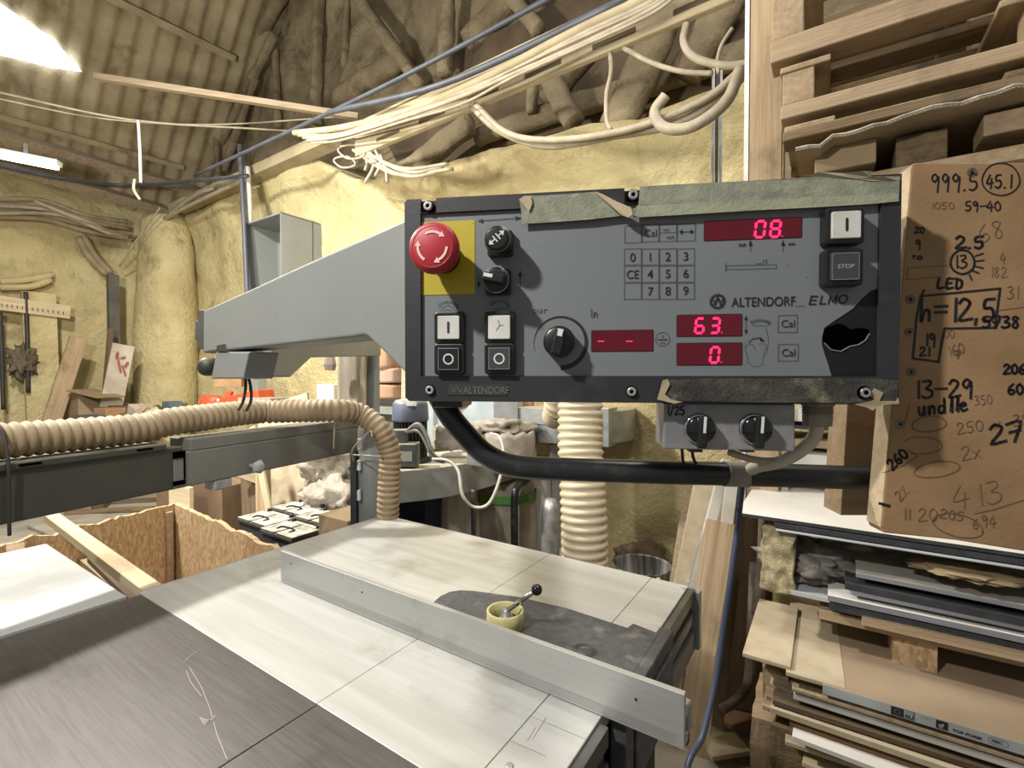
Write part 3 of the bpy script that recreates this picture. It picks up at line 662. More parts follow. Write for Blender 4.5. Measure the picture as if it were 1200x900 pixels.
bm = B(); boxM(bm, MB, 0, js, 0, .11, -.006, .118); bo = build('outer_beam', bm, greyd, colm, M=MB, bevel=.004)
bm = B(); boxM(bm, MB, 0, js-.05, -.008, .12, .115, .132); build('top_channel', bm, greyd, colm, M=MB, bevel=.003)
bm = B(); boxM(bm, MB, js-.03, Lb, -.001, .10, -.006, .10); boxM(bm, MB, js+.02, Lb, -.001, .10, .10, .138); build('inner_beam', bm, mat('mid grey enamel', '#6b6b64', '#605f58', rough=.5, sc=6, dust='#8f8672'), colm, M=MB, bevel=.004)
bm = B(); boxM(bm, MB, js-.03, js+.004, -.004, .0, .085, .105); boxM(bm, MB, js+.0, js+.004, -.004, .0, .02, .1);  boxM(bm, MB, js-.03, js+.004, -.004, .0, .005, .018); build('joint_gap', bm, hole, colm, M=MB)
q = P(291, 547, 1.5)
kn = B(); qk = onplane(293, 546, MB.translation, MB.to_3x3() @ V3((0, 1, 0))); Mk = Matrix.Translation(qk) @ MB.to_3x3().to_4x4() @ Matrix.Rotation(PI/2, 4, 'X')
lathe(kn, Mk, [(.008, 0), (.008, .03)], 12); build('knob_stem', kn, steel, colm, smooth=True)
kn = B(); lathe(kn, Mk, [(.012, .03), (.024, .034), (.026, .044), (.018, .056), (.006, .058)], 5); build('star_knob', kn, mat('pale knob', '#8f9292', rough=.6), colm, bevel=.005, smooth=True)
bm = B(); q = onplane(262, 566, MB.translation, MB.to_3x3() @ V3((0, 1, 0))); boxM(bm, Matrix.Translation(q) @ MB.to_3x3().to_4x4(), -.03, .03, .0, .05, -.02, .012); build('under_bracket', bm, steel, colm, bevel=.004)
for k in (.78, 1.02):
    bm = B(); boxM(bm, MB, k, k+.04, -.010, -.006, .122, .127); build('channel_notch', bm, hole, colm, M=MB)
# strap near left edge
bm = B(); xs = (G(10, 612, zb)-pE).dot(dirb); st = [MB @ V3((xs, -.012, -.03)), MB @ V3((xs, -.012, .06)), MB @ V3((xs, -.012, .14)), MB @ V3((xs, .01, .2)), MB @ V3((xs, .05, .222)), MB @ V3((xs, .09, .2)), MB @ V3((xs, .125, .14)), MB @ V3((xs, .125, -.02))]
tube(bm, st, .0035, 8); single('tie_strap', bm, cabk, 'black tie strapped round the beam and ribbed hose, left edge', 'strap', smooth=True)
# the hose on the beam
HR = .040
def onbeam(s, y=.052, z=None): return MB @ V3((s, y, .132+HR+.006 if z is None else z))
hp_ = [onbeam(.0), onbeam(.4), onbeam(.75), onbeam(1.05), onbeam(js+.0, z=.19), onbeam(js+.25, z=.20), onbeam(Lb-.45, y=.03, z=.198), P(388, 481, 1.76), P(420, 485, 1.83), P(444, 502, 1.83), P(457, 530, 1.84), P(456, 560, 1.84), P(455, 590, 1.84), P(454, 625, 1.86), P(452, 680, 1.92), P(445, 760, 2.0)]
bm = B(); ribhose(bm, hp_, HR, .0215, .0038, 22); single('extraction_hose', bm, hosem, 'dusty tan ribbed hose lying along the grey beam and dropping by the column', 'hose', smooth=True)
cable('tie_wire', [P(414, 540, 1.9), P(413, 527, 1.86), P(424, 515, 1.80), P(434, 505, 1.78), P(436, 512, 1.77)], .003, cabw, 'thin string tied slanting between column and ribbed hose', 'string')
cable('tie_wire', [P(414, 533, 1.93), P(430, 534, 1.80), P(447, 535, 1.79)], .003, cabw, 'thin string tied level between column and ribbed hose', 'string')
cable('tie_wire', [P(394, 488, 1.80), P(392, 505, 1.79), P(391, 526, 1.81)], .003, cabw, 'thin string tied upright round the beam near the column', 'string')
# plastic wrap at the column
bm = B(); rows = []
for j in range(19):
    t = j/18; y = 396+t*92; r = []
    for k in range(28):
        an = 2*PI*k/28; c = P(411+2*t, y, 1.9); rr = .052*(1-.12*math.sin(t*3))*(1+.22*math.sin(an*5+t*1.2)+.1*math.sin(an*9-t*3))
        r.append(bm.verts.new(c+V3((math.cos(an)*rr, math.sin(an)*rr*.8, 0))))
    rows.append(r)
for a, c in zip(rows, rows[1:]):
    for k in range(28): bm.faces.new((a[k], a[(k+1) % 28], c[(k+1) % 28], c[k]))
single('plastic_wrap', bm, mat('dusty plastic wrap', '#d0c2a6', '#b5a68a', rough=.4, sc=5, stretch=(5, 5, 1), bump=.6, bsc=12, bstretch=(6, 6, 1)), 'dusty plastic wrap hanging beside the top of the grey column', 'plastic', smooth=True)

# ---------------------------------------------------------------- panel arm
arm = thing('panel_arm', 'pale grey tapered steel arm reaching from the pivot to the control panel', 'arm', P(330, 440, .8))
AL, AR = P(238, 390, .92), P(474, 350, .525)
ax = V3((AR.x-AL.x, AR.y-AL.y, 0)).normalized(); an_ = V3((ax.y, -ax.x, 0))   # towards camera
if an_.y > 0: an_ = -an_
def onarm(px, py, off=0): return onplane(px, py, AL+an_*off, an_)
sp = [(238, 364), (300, 336), (360, 308), (420, 281), (490, 249), (490, 448), (474, 437), (452, 415), (431, 395), (426, 393), (415, 395), (262, 411), (246, 412), (238, 414)]
bm = B(); prism(bm, [onarm(*q) for q in sp], -an_*.055)
MA = Matrix((ax, -an_, UZ)).transposed().to_4x4(); MA.translation = AL
build('arm_shell', bm, greyp, arm, M=MA, bevel=.004, seg=3)
bm = B(); prism(bm, [onarm(*q, .0) for q in ((253, 412), (292, 412), (285, 444), (247, 444))], -an_*.05); build('pivot_cover', bm, greyp, arm, M=MA, bevel=.003)
bm = B(); lathe(bm, Matrix.Translation(P(246, 430, .95)) @ Matrix.Rotation(PI/2, 4, 'X'), [(.012, -.02), (.018, -.012), (.018, .012), (.012, .02)], 18); build('round_knob', bm, greyd, arm, smooth=True)
for y0, y1, d in ((363, 378, .0), (376, 398, .004), (396, 409, 0)):
    bm = B(); pts = [onarm(x, y) for x, y in ((232-d*900, y0), (239, y0), (239, y1), (232-d*900, y1))]; prism(bm, pts, -an_*.045); build('hinge_plate', bm, mat('dark hinge steel', '#5f605e', '#4d4e4c', rough=.5, metal=.4), arm, M=MA, bevel=.002)
for k, (x, y) in enumerate(((230, 386), (231, 392))):
    bm = B(); q = onarm(x, y); lathe(bm, Matrix.Translation(q-an_*.02) @ Matrix.Rotation(PI/2, 4, 'Y'), [(.007, -.012), (.007, .01)], 6); build('hinge_bolt', bm, steel, arm)
bm = B(); q = onarm(259, 405); prism(bm, [onarm(*c_, .002) for c_ in ((253, 412), (254, 405), (263, 403), (265, 412))], -an_*.006); build('clip', bm, greyd, arm)
RA0, RA1 = P(296, 420, 1.06), P(432, 420, 1.95)
rx = V3((RA1.x-RA0.x, RA1.y-RA0.y, 0)).normalized(); rn_ = V3((rx.y, -rx.x, 0))
if rn_.y > 0: rn_ = -rn_
bm = B(); prism(bm, [onplane(x, y, RA0, rn_) for x, y in ((292, 398), (432, 396), (432, 417), (343, 419), (316, 442), (292, 442))], -rn_*.05); build('rear_link', bm, mat('link grey enamel', '#84867f', '#7a7c75', rough=.5, sc=6), arm, bevel=.004)  # rear link in a slightly lighter grey than the arm
bm = B(); lathe(bm, Matrix.Translation(P(300, 428, 1.02)) @ Matrix.Rotation(.5, 4, 'Z') @ Matrix.Rotation(PI/2, 4, 'X'), [(.03, -.04), (.03, .02), (.022, .03)], 20); build('pivot_boss', bm, greyd, arm, smooth=True)
bm = B(); tube(bm, [P(295, 414, .98), P(302, 418, .96), P(304, 430, .97), P(299, 441, 1.0)], .003, 8); build('chrome_clip', bm, chrome, arm, smooth=True)
bm = B(); q = P(387, 424, 1.7); lathe(bm, Matrix.Translation(q), [(.018, -.03), (.022, -.01), (.016, .02)], 7); build('wire_nut', bm, mat('pinkish plug', '#a98d7c', rough=.6), arm)
for k, pts in enumerate(([(287, 436, 1.0), (288, 452, 1.0), (285, 470, 1.0), (280, 480, 1.05)], [(290, 438, 1.0), (294, 455, 1.0), (294, 470, 1.02), (289, 481, 1.05)])):
    cable('thin_cable', pts, .003, cabk, ('left', 'right')[k]+' of two thin dark cables dropping from the arm pivot', group='cables below the arm pivot')

# ================================================================ CONTROL PANEL
pTL, pTR = P(474, 234, .482), P(1057, 200, .42)
u_ = V3((pTR.x-pTL.x, pTR.y-pTL.y, 0)).normalized(); n_ = V3((u_.y, -u_.x, 0))
if n_.y > 0: n_ = -n_
pBL = onplane(476, 470, pTL, n_)
PW = (pTR-pTL).dot(u_); PH = pTL.z-pBL.z
PM = Matrix((u_, UZ, n_)).transposed().to_4x4(); PM.translation = V3((pTL.x, pTL.y, pBL.z))
PI_ = PM.inverted()
def uv(px, py, w=0):
    q = PI_ @ onplane(px, py, PM.translation+n_*w, n_); return q.x, q.y
def U(px, py, w=0): return uv(px, py, w)[0]
print('panel', PW, PH)
pan = thing('control_panel', 'black and grey saw control panel with red displays and push buttons', 'control panel', PM.translation, M=PM)
Wf = -.003  # membrane sits slightly below the bezel
bm = B()
# housing: back box and a rim with notches at the screws
rim = 0; notches = [uv(502, 242), uv(742, 228)]
out = [(0.004, 0), (PW-.004, 0), (PW, .004), (PW, PH-.003), (PW-.003, PH)]
for (nx, ny) in notches[::-1]: out += [(nx+.0085, PH), (nx+.0075, PH-.010), (nx+.006, PH-.013), (nx-.006, PH-.013), (nx-.0075, PH-.010), (nx-.0085, PH)]
out += [(.004, PH), (0, PH-.004), (0, .004)]
fl, fr, ft, fb = U(493, 350), uv(1031, 350)[0], uv(700, 240)[1], uv(700, 441)[1]
# back box
pplate(bm, PM, rrect(.001, PW-.001, .001, PH-.014, .004), -.055, -.0045)
build('housing', bm, bez, pan, M=PM, bevel=.0015)
bm = B(); bmo = []
def ringplate(bm, M, outer, inner, w0, w1):
    # outer polygon filled minus rectangular opening, bridged with four side strips
    x0, x1, y0, y1 = inner
    def clip(lo): return lo
    L_ = [p for p in outer]
    boxes = []
    return boxes
(fx0, fx1, fy0, fy1) = (fl, fr, fb, ft)
pplate(bm, PM, [(0, .004), (.004, 0), (fx0, 0), (fx0, PH-.014), (0, PH-.014)], -.0045, 0)
pplate(bm, PM, [(fx1, 0), (PW-.004, 0), (PW, .004), (PW, PH-.014), (fx1, PH-.014)], -.0045, 0)
pplate(bm, PM, [(fx0, 0), (fx1, 0), (fx1, fy0), (fx0, fy0)], -.0045, 0)
pplate(bm, PM, [(fx0, fy1), (fx1, fy1), (fx1, PH-.014), (fx0, PH-.014)], -.0045, 0)
segs = [0]
xs_ = [0]+sum([[nx-.008, nx+.008] for nx, ny in notches], [])+[PW]
for i in range(0, len(xs_), 2):
    x0, x1 = xs_[i], xs_[i+1]
    pplate(bm, PM, [(x0, PH-.014), (x1, PH-.014), (x1, PH), (x0+(.003 if i == 0 else 0), PH), (x0, PH-.003)] if i == 0 else [(x0, PH-.014), (x1, PH-.014), (x1, PH), (x0, PH)], -.0045, 0)
build('bezel', bm, bez, pan, M=PM)
bm = B(); pplate(bm, PM, [(0.002, PH-.0145), (PW-.002, PH-.0145), (PW-.002, PH-.001), (0.002, PH-.001)], -.05, -.0046); build('top_cover', bm, blkp, pan, M=PM)
# membrane with torn corner
torn = [(1031, 338), (1020, 341), (1010, 350), (999, 362), (990, 368), (979, 375), (966, 384), (963.5, 395), (963, 403), (966, 414), (970, 425), (974.5, 441)]
mp = [(fx0+.0004, fy0+.0003)]+[uv(*q, Wf) for q in torn[::-1]]
mp[1] = (mp[1][0], fy0+.0003); mp[-1] = (fx1-.0004, mp[-1][1])
mp += [(fx1-.0004, fy1-.0003), (fx0+.0004, fy1-.0003)]
bm = B(); pplate(bm, PM, mp, -.0045, Wf); build('membrane_face', bm, face, pan, M=PM)
bm = B(); pplate(bm, PM, [(uv(962, 400)[0], fy0+.0005), (fx1-.0005, fy0+.0005), (fx1-.0005, uv(1020, 337)[1]), (uv(962, 400)[0], uv(1020, 337)[1])], -.0046, -.0038); build('inner_plate', bm, mat('inner black plate', '#17181a', rough=.55, sc=20, spec=.3), pan, M=PM)
# torn hole with ragged black edge
hl = [(964, 387), (972, 383), (982, 379), (990, 381), (997, 386), (1008, 384), (1018, 386), (1019, 391), (1014, 399), (1006, 404), (996, 406), (985, 412), (974, 410), (966, 402), (963, 393)]
bm = B(); pplate(bm, PM, [uv(*q, -.0034) for q in hl], -.0048, -.0034); build('broken_hole', bm, hole, pan, M=PM)
bm = B(); hp3 = [PM @ V3((*uv(*q, -.0034), -.0034)) for q in hl]; sweep(bm, [hp3[i] for i in (7, 8, 9, 10, 11, 12, 13)], .0007, 6); build('ragged_edge', bm, mat('grey torn edge', '#6d6a66', rough=.6), pan)
# top recess lines
def disc_screw(px, py, r=.0052, w=0, m=steel):
    u, v = uv(px, py, w); M = PM @ Matrix.Translation((u, v, w))
    bm = B(); lathe(bm, M, [(r*1.25, -.003), (r*1.25, .0003)], 24); build('screw_recess', bm, hole, pan)
    bm = B(); lathe(bm, M, [(r, -.002), (r, .002), (r*.85, .0028), (r*.42, .0028), (r*.42, .001), (.0001, .001)], 24); s_ = build('cap_screw', bm, m, pan, smooth=False, bevel=.0003)
    bm = B(); lathe(bm, M, [(r*.40, .0008), (r*.40, .0022)], 6); build('hex_socket', bm, hole, s_)
for px, py in ((502, 242), (742, 229)): disc_screw(px, py, .0046)
for px, py in ((504, 457), (740, 459)): disc_screw(px, py, .0044)
# yellow plate
x0, y0 = uv(494.5, 346, Wf); x1, y1 = uv(556.5, 258, Wf)
bm = B(); pplate(bm, PM, [(x0, y0), (x1, y0), (x1, y1), (x0, y1)], Wf, Wf+.0005); build('yellow_plate', bm, yel, pan, M=PM)
def at_base(px, py, w):   # front centre seen at px,py when standing w above the face
    u, v = uv(px, py, w); return u, v
# emergency stop
eu, ev = at_base(506.5, 289, .037); ME = PM @ Matrix.Translation((eu, ev, Wf))
es_ = None
bm = B(); lathe(bm, ME, [(.0165, 0), (.0165, .006), (.0135, .007), (.0135, .020)], 36); build('stop_collar', bm, blk, pan, smooth=True, bevel=.0004)
bm = B(); lathe(bm, ME, [(.0165, .010), (.0185, .013), (.0215, .024), (.0235, .030), (.0238, .034), (.0225, .0385), (.019, .040), (.0001, .0402)], 48); est = build('emergency_stop', bm, redp, pan, smooth=True)
bm = B()
lathe(bm, ME, [(.0183, .0399), (.0190, .0404), (.0197, .0399)], 48, cap=False)
build('raised_ring', bm, mat('darker red', '#8f1824', rough=.5), est, smooth=True)
bm = B()
for k in range(3):
    a0 = math.radians(118-k*120); pts_o, pts_i = [], []
    for j in range(9):
        a = a0-math.radians(62)*j/8; pts_o.append((.0148*math.cos(a), .0148*math.sin(a))); pts_i.append((.0125*math.cos(a), .0125*math.sin(a)))
    for j in range(8): pface(bm, ME, [pts_o[j], pts_o[j+1], pts_i[j+1], pts_i[j]], .0406)
    ae = a0-math.radians(62); t = V3((math.sin(ae), -math.cos(ae), 0)); c = V3((.01365*math.cos(ae), .01365*math.sin(ae), 0)); rr = V3((math.cos(ae), math.sin(ae), 0))
    pface(bm, ME, [(c+rr*.0030).to_2d(), (c+t*.005).to_2d(), (c-rr*.0030).to_2d()], .0406)
build('arrow_mark', bm, mat('pale pink arrows', '#e3b9b4', rough=.6), est)
# rotary selectors
def selector(px, py, w, r, sq, kind):
    u, v = at_base(px, py, w); M = PM @ Matrix.Translation((u, v, Wf))
    bm = B(); pplate(bm, M, rrect(-sq, sq, -sq, sq, .003), 0, .006); k = build('selector_base', bm, blk, pan, bevel=.001)
    bm = B(); lathe(bm, M, [(r*1.08, .004), (r*1.08, w-.008), (r, w-.006), (r*.97, w-.003), (r*.8, w-.001), (.0001, w-.001)], 32); kb = build('selector_knob', bm, blk, pan, smooth=True, bevel=.0003)
    bm = B(); lathe(bm, M, [(r*1.0, w-.0052), (r*1.04, w-.0046), (r*.98, w-.0040)], 40, cap=False); build('chrome_ring', bm, steel, kb, smooth=True)
    if kind == 0:
        bm = B()
        d = V3((.75, .66, 0)).normalized(); nn = V3((-d.y, d.x, 0))
        for s in (1, -1):
            pface(bm, M, [(d*s*.0015+nn*.0006).to_2d(), (d*s*.0065+nn*.0006).to_2d(), (d*s*.0065-nn*.0006).to_2d(), (d*s*.0015-nn*.0006).to_2d()], w-.0006)
            pface(bm, M, [(d*s*.0095).to_2d(), (d*s*.0058+nn*.003).to_2d(), (d*s*.0058-nn*.003).to_2d()], w-.0006)
            pface(bm, M, [(d*s*.0012+nn*.0035).to_2d(), (d*s*.0024+nn*.0035).to_2d(), (d*s*.0024-nn*.0035).to_2d(), (d*s*.0012-nn*.0035).to_2d()], w-.0006)
        build('arrow_mark', bm, whitep, kb)
    else:
        Mr = M @ Matrix.Rotation(math.radians(-12), 4, 'Z'); bm = B(); boxM(bm, Mr, -.0115, .0095, -.0042, .0042, w-.002, w+.007); g_ = build('knob_grip', bm, blk, kb, bevel=.0015)
        bm = B(); boxM(bm, Mr, -.010, -.0015, -.0005, .0028, w+.0068, w+.0073); build('pointer_mark', bm, whitep, g_)
selector(581, 277, .026, .0122, .0125, 0)
selector(579.5, 326, .021, .0122, .0125, 1)
# push buttons
def button(x0, y0, x1, y1, h, capm, mark, mm, bezm=blk, stop=False):
    u0, v1 = uv(x0, y0, h); u1, v0 = uv(x1, y1, h); cu, cv = (u0+u1)/2, (v0+v1)/2; hw = (u1-u0)/2; hh = (v1-v0)/2; M = PM @ Matrix.Translation((cu, cv, Wf))
    bm = B(); pplate(bm, M, rrect(-hw, hw, -hh, hh, .003), 0, h-.0015); b_ = build('push_button', bm, bezm, pan, bevel=.0012)
    bm = B(); e = .0042; pplate(bm, M, rrect(-hw+e, hw-e, -hh+e, hh-e, .0012), h-.002, h+.001); c = build('button_cap', bm, capm, b_, bevel=.0005)
    W_ = h+.0013
    bm = B()
    if mark == 'I': pface(bm, M, rrect(-.0011, .0011, -.0058, .0058, .001), W_)
    elif mark == 'O':
        for k in range(32):
            a, b2 = 2*PI*k/32, 2*PI*(k+1)/32; r1, r0 = .0054, .0040
            pface(bm, M, [(r0*math.cos(a), r0*math.sin(a)), (r1*math.cos(a), r1*math.sin(a)), (r1*math.cos(b2), r1*math.sin(b2)), (r0*math.cos(b2), r0*math.sin(b2))], W_)
    elif mark == 'STOP': textmesh(bm, M, 'STOP', 0, -.0016, .0034, W_, align='CENTER', stretch=1.15)
    elif mark == 'crack':
        for q in (((-.001, .007), (.0006, .0015)), ((.0006, .0015), (-.003, -.003)), ((.0006, .0015), (.004, .002))):
            d = (V3((*q[1], 0))-V3((*q[0], 0))).normalized(); nn = V3((-d.y, d.x, 0))*.0003; a, b2 = V3((*q[0], 0)), V3((*q[1], 0)); pface(bm, M, [(a-nn).to_2d(), (b2-nn).to_2d(), (b2+nn).to_2d(), (a+nn).to_2d()], W_)
    if mark: build('button_mark', bm, mm, c)
    if mark in ('O', 'STOP'):
        bm = B(); o = hw-e-.0006; p = hh-e-.0006; 
        for (xa, xb, ya, yb) in ((-o, o, p-.0004, p), (-o, o, -p, -p+.0004), (-o, -o+.0004, -p, p), (o-.0004, o, -p, p)): pface(bm, M, [(xa, ya), (xb, ya), (xb, yb), (xa, yb)], W_)
        build('cap_outline', bm, mat('worn cap line', '#8b8d8e', rough=.5), c)
capw = mat('worn white cap', '#cfcdc2', '#bab7aa', rough=.4, sc=30); capk = mat('black cap', '#1a1b1d', rough=.35); capg = mat('dark grey cap', '#3a3c3f', rough=.45)
button(507, 365, 542.5, 402, .009, capw, 'I', ink)
button(566.5, 364.5, 602.5, 402, .009, capw, 'crack', mat('grey crack', '#77756c'))
button(507, 402.5, 542.7, 439, .009, capk, 'O', whitep)
button(566.5, 402, 602.7, 438.5, .009, capg, 'O', whitep)
button(971, 241.5, 1017, 283, .013, capw, 'I', ink)
button(970, 290, 1015.5, 333, .013, capg, 'STOP', mat('faded letters', '#a7a8a6', rough=.5))
# speed dial
du, dv = at_base(654.5, 399.5, .016); MD = PM @ Matrix.Translation((du, dv, Wf))
bm = B()
N_ = 60
for k in range(N_):
    t0, t1 = k/N_, (k+1)/N_; 
    def ap(t): return math.radians(196-t*286)
    def wd(t): return .0003+.0042*min(1, max(0, (t-.05)*1.15))
    a, b2 = ap(t0), ap(t1); R0 = .0262
    pface(bm, PM @ Matrix.Translation((*at_base(657, 402, Wf), 0)), [(R0*math.cos(a), R0*math.sin(a)), (R0*math.cos(b2), R0*math.sin(b2)), ((R0-wd(t1))*math.cos(b2), (R0-wd(t1))*math.sin(b2)), ((R0-wd(t0))*math.cos(a), (R0-wd(t0))*math.sin(a))], Wf+.0004)
build('dial_scale', bm, ink, pan)
bm = B(); lathe(bm, MD, [(.0150, 0), (.0150, .008), (.0143, .012), (.012, .0135), (.0001, .0135)], 40); dk = build('dial_knob', bm, blk, pan, smooth=True, bevel=.0004)
bm = B(); lathe(bm, MD, [(.0145, .0100), (.0151, .0105), (.0148, .0115)], 40, cap=False); build('chrome_ring', bm, steel, dk, smooth=True)
Md2 = MD @ Matrix.Rotation(math.radians(-12), 4, 'Z'); bm = B(); pplate(bm, Md2, [(-.0048, -.0125), (.0048, -.0125), (.0052, 0), (.0036, .0115), (-.0036, .0115), (-.0052, 0)], .013, .021); dg_ = build('knob_grip', bm, blk, dk, bevel=.0014)
bm = B(); pplate(bm, Md2, [(-.0022, .0045), (.0022, .0045), (.0026, .0112), (-.0026, .0112)], .0208, .0215); build('pointer_mark', bm, whitep, dg_)
# displays
SEG = {'0': 'abcdef', '1': 'bc', '3': 'abcdg', '6': 'acdefg', '8': 'abcdefg', '-': 'g'}
def display(corners, digits):
    x0, y0 = uv(corners[0], corners[3], Wf); x1, y1 = uv(corners[2], corners[1], Wf)
    bm = B(); pplate(bm, PM, rrect(x0-.0007, x1+.0007, y0-.0007, y1+.0007, .0012), Wf, Wf+.0003); build('display_surround', bm, ink, pan)
    bm = B(); pplate(bm, PM, rrect(x0, x1, y0, y1, .0006), Wf, Wf+.0006); d_ = build('display_window', bm, dispm, pan)
    for ch, px, py, h, wpx in digits:
        bm = B(); u, v = uv(px, py, Wf); hh = abs(uv(px, py-h, Wf)[1]-v); ww = abs(uv(px+wpx, py, Wf)[0]-u); sl = .10
        t = hh*.075
        def S_(xa, ya, xb, yb):
            a, b2 = V3((xa, ya, 0)), V3((xb, yb, 0)); d = (b2-a).normalized(); nn = V3((-d.y, d.x, 0))*t; a = a+d*t*.6; b2 = b2-d*t*.6
            q = [a, a+d*t*.7+nn, b2-d*t*.7+nn, b2, b2-d*t*.7-nn, a+d*t*.7-nn]
            pface(bm, PM, [(u+k_.x+k_.y*sl, v+k_.y) for k_ in q], Wf+.0009)
        SG = {'a': (0, hh, ww, hh), 'b': (ww, hh, ww, hh/2), 'c': (ww, hh/2, ww, 0), 'd': (0, 0, ww, 0), 'e': (0, 0, 0, hh/2), 'f': (0, hh/2, 0, hh), 'g': (0, hh/2, ww, hh/2)}
        if ch == '.': pface(bm, PM, [(u+a*.8*t*1.6, v+b2*1.6*t*.8) for a, b2 in circ(0, 0, 1, 12)], Wf+.0009)
        else:
            for s_ in SEG[ch]: S_(*SG[s_])
        build('lit_digit', bm, led, d_)
display((825.5, 255, 939, 282), [('0', 884, 278.5, 18.5, 10.5), ('8', 902, 278, 18.5, 10.5), ('.', 916.3, 277, 6, 4)])
display((693.5, 387, 765, 411.5), [('-', 700, 403, 6, 8), ('-', 733, 403, 6, 8)])
display((793.5, 368.5, 869, 394), [('6', 814, 390.5, 17, 9.5), ('3', 832, 390.3, 17, 9.5), ('.', 845.5, 389.8, 6, 4)])
display((793.5, 402, 869, 427.5), [('0', 831.5, 425, 18, 9.5), ('.', 845, 424.5, 6, 4)])
# printed graphics
W0 = Wf+.0005
class Pr: pass
def pl(bm, pts, w=.00028, W_=W0, M=None, f=None):
    q = [V3((*(f or uv)(x, y), 0)) for x, y in pts]
    for a, b2 in zip(q, q[1:]):
        d = b2-a
        if d.length < 1e-7: continue
        d.normalize(); nn = V3((-d.y, d.x, 0))*w; e = d*w*.8
        pface(bm, M or PM, [(a-e-nn).to_2d(), (b2+e-nn).to_2d(), (b2+e+nn).to_2d(), (a-e+nn).to_2d()], W_)
def uvf(x, y): return uv(x, y, Wf)
bm = B()
def rectpx(bm, x0, y0, x1, y1, w=.0002):
    a = uvf(x0, (y0+y1)/2)[0]; b2 = uvf(x1, (y0+y1)/2)[0]; c = uvf((x0+x1)/2, y1)[1]; d = uvf((x0+x1)/2, y0)[1]
    for q in (((a, c), (b2, c)), ((b2, c), (b2, d)), ((b2, d), (a, d)), ((a, d), (a, c))):
        p, r = V3((*q[0], 0)), V3((*q[1], 0)); dd = (r-p).normalized(); nn = V3((-dd.y, dd.x, 0))*w; p -= dd*w; r += dd*w
        pface(bm, PM, [(p-nn).to_2d(), (r-nn).to_2d(), (r+nn).to_2d(), (p+nn).to_2d()], W0)
xs = (731.6, 752.2, 772.8, 793.6, 814.6)
rows_ = (291.6, 311.6, 331.8, 352)
for i in range(3):
    rectpx(bm, xs[0]+.6, 264.6, xs[1]-.6, 284.4) if i == 0 else None
for i in range(4):
    if i: rectpx(bm, xs[i], 263.5-i*.4, xs[i+1]-(1 if i < 3 else 0), 283.6-i*.4)
    for j in range(3): rectpx(bm, xs[i], rows_[j], xs[i+1]-1, rows_[j+1]-1.2)
keys = [['0', '1', '2', '3'], ['CE', '4', '5', '6'], ['', '7', '8', '9']]
def tpx(bm, s, px, py, h, bold=0, shear=0, stretch=1, align='CENTER', M=None, f=uvf, W_=W0):
    u, v = f(px, py); v2 = f(px, py-h)[1]; textmesh(bm, M or PM, s, u, v, abs(v2-v), W_, bold=bold, shear=shear, stretch=stretch, align=align)
for j in range(3):
    for i in range(4):
        if keys[j][i]: tpx(bm, keys[j][i], (xs[i]+xs[i+1])/2-.5, rows_[j]+15-i*.4, 10, bold=.00006, stretch=.95 if keys[j][i] != 'CE' else .85)
tpx(bm, 'Cal', 762.5, 277.5, 8.6, stretch=.9); tpx(bm, 'mm', 780.5, 271, 3.6); tpx(bm, 'inch', 785.5, 280, 4.6, stretch=.8); pl(bm, [(773, 273), (793, 272.4)], .0002, f=uvf)
pl(bm, [(797, 272), (812, 271.5)], .0003, f=uvf)
def tri(bm, pts, W_=W0, f=uvf): pface(bm, PM, [f(*q) for q in pts], W_)
tri(bm, [(795.5, 272), (799.5, 269), (799.5, 275)]); tri(bm, [(813.2, 271.4), (809.2, 268.4), (809.2, 274.4)])
rectpx(bm, 911.8, 369.5, 934, 389.5); rectpx(bm, 912, 403.3, 935, 423); tpx(bm, 'Cal', 923.5, 383.5, 8.6, stretch=.95); tpx(bm, 'Cal', 924, 417.5, 8.6, stretch=.95)
def newprint(nm, b_): build(nm, b_, ink, pan, M=PM); return B()
bm = newprint('keypad_print', bm)
# arrows at big display
for x in (879.3, 917.3):
    pl(bm, [(x, 284), (x, 295)], .0002, f=uvf); tri(bm, [(x, 281), (x-2.4, 288), (x+2.4, 288)])
tpx(bm, 'inch', 869.5, 289, 4.4, bold=.0001, stretch=.8); tpx(bm, 'mm', 927.5, 287.3, 3.4, bold=.00012)
pl(bm, [(850, 308), (850, 319)], .0002, f=uvf); pl(bm, [(851, 311.5), (909.5, 310), (909.5, 314.5), (851, 316), (851, 311.5)], .0002, f=uvf); pl(bm, [(886, 309), (893, 308.7)], .0002, f=uvf); tpx(bm, '15', 896, 308.5, 4.4)
# top arrow
pl(bm, [(562, 259), (609, 255.6)], .0003, f=uvf); tri(bm, [(559.5, 259.2), (566, 256.5), (566, 261.5)]); tri(bm, [(611, 255.4), (604, 253.3), (604, 258.5)])
pl(bm, [(609.5, 322), (609.5, 336)], .0003, f=uvf); tri(bm, [(609.7, 317), (607.2, 324), (612.2, 324)])
pl(bm, [(561, 322), (561, 333)], .0003, f=uvf); tri(bm, [(561, 338), (558.6, 331), (563.4, 331)])
pl(bm, [(874, 373), (874, 390)], .0002, f=uvf)
tri(bm, [(874, 369.5), (872, 375), (876, 375)]); tri(bm, [(874, 392), (872, 386.5), (876, 386.5)])
def sawicon(cx, cy, r, h, ww=.00028):
    a = [(cx+r*math.cos(math.radians(t)), cy+h-h*math.sin(math.radians(t))*1.0) for t in range(10, 171, 12)]
    for i, q in enumerate(a[:-1]):
        x, y = q; pl(bm, [q, (x+(x-cx)*.22, y-2.6)], ww*.9, f=uvf)
    pl(bm, a, .0001, f=uvf)
    pl(bm, [(cx-r*.85, cy+h), (cx+r*.85, cy+h)], .00015, f=uvf)
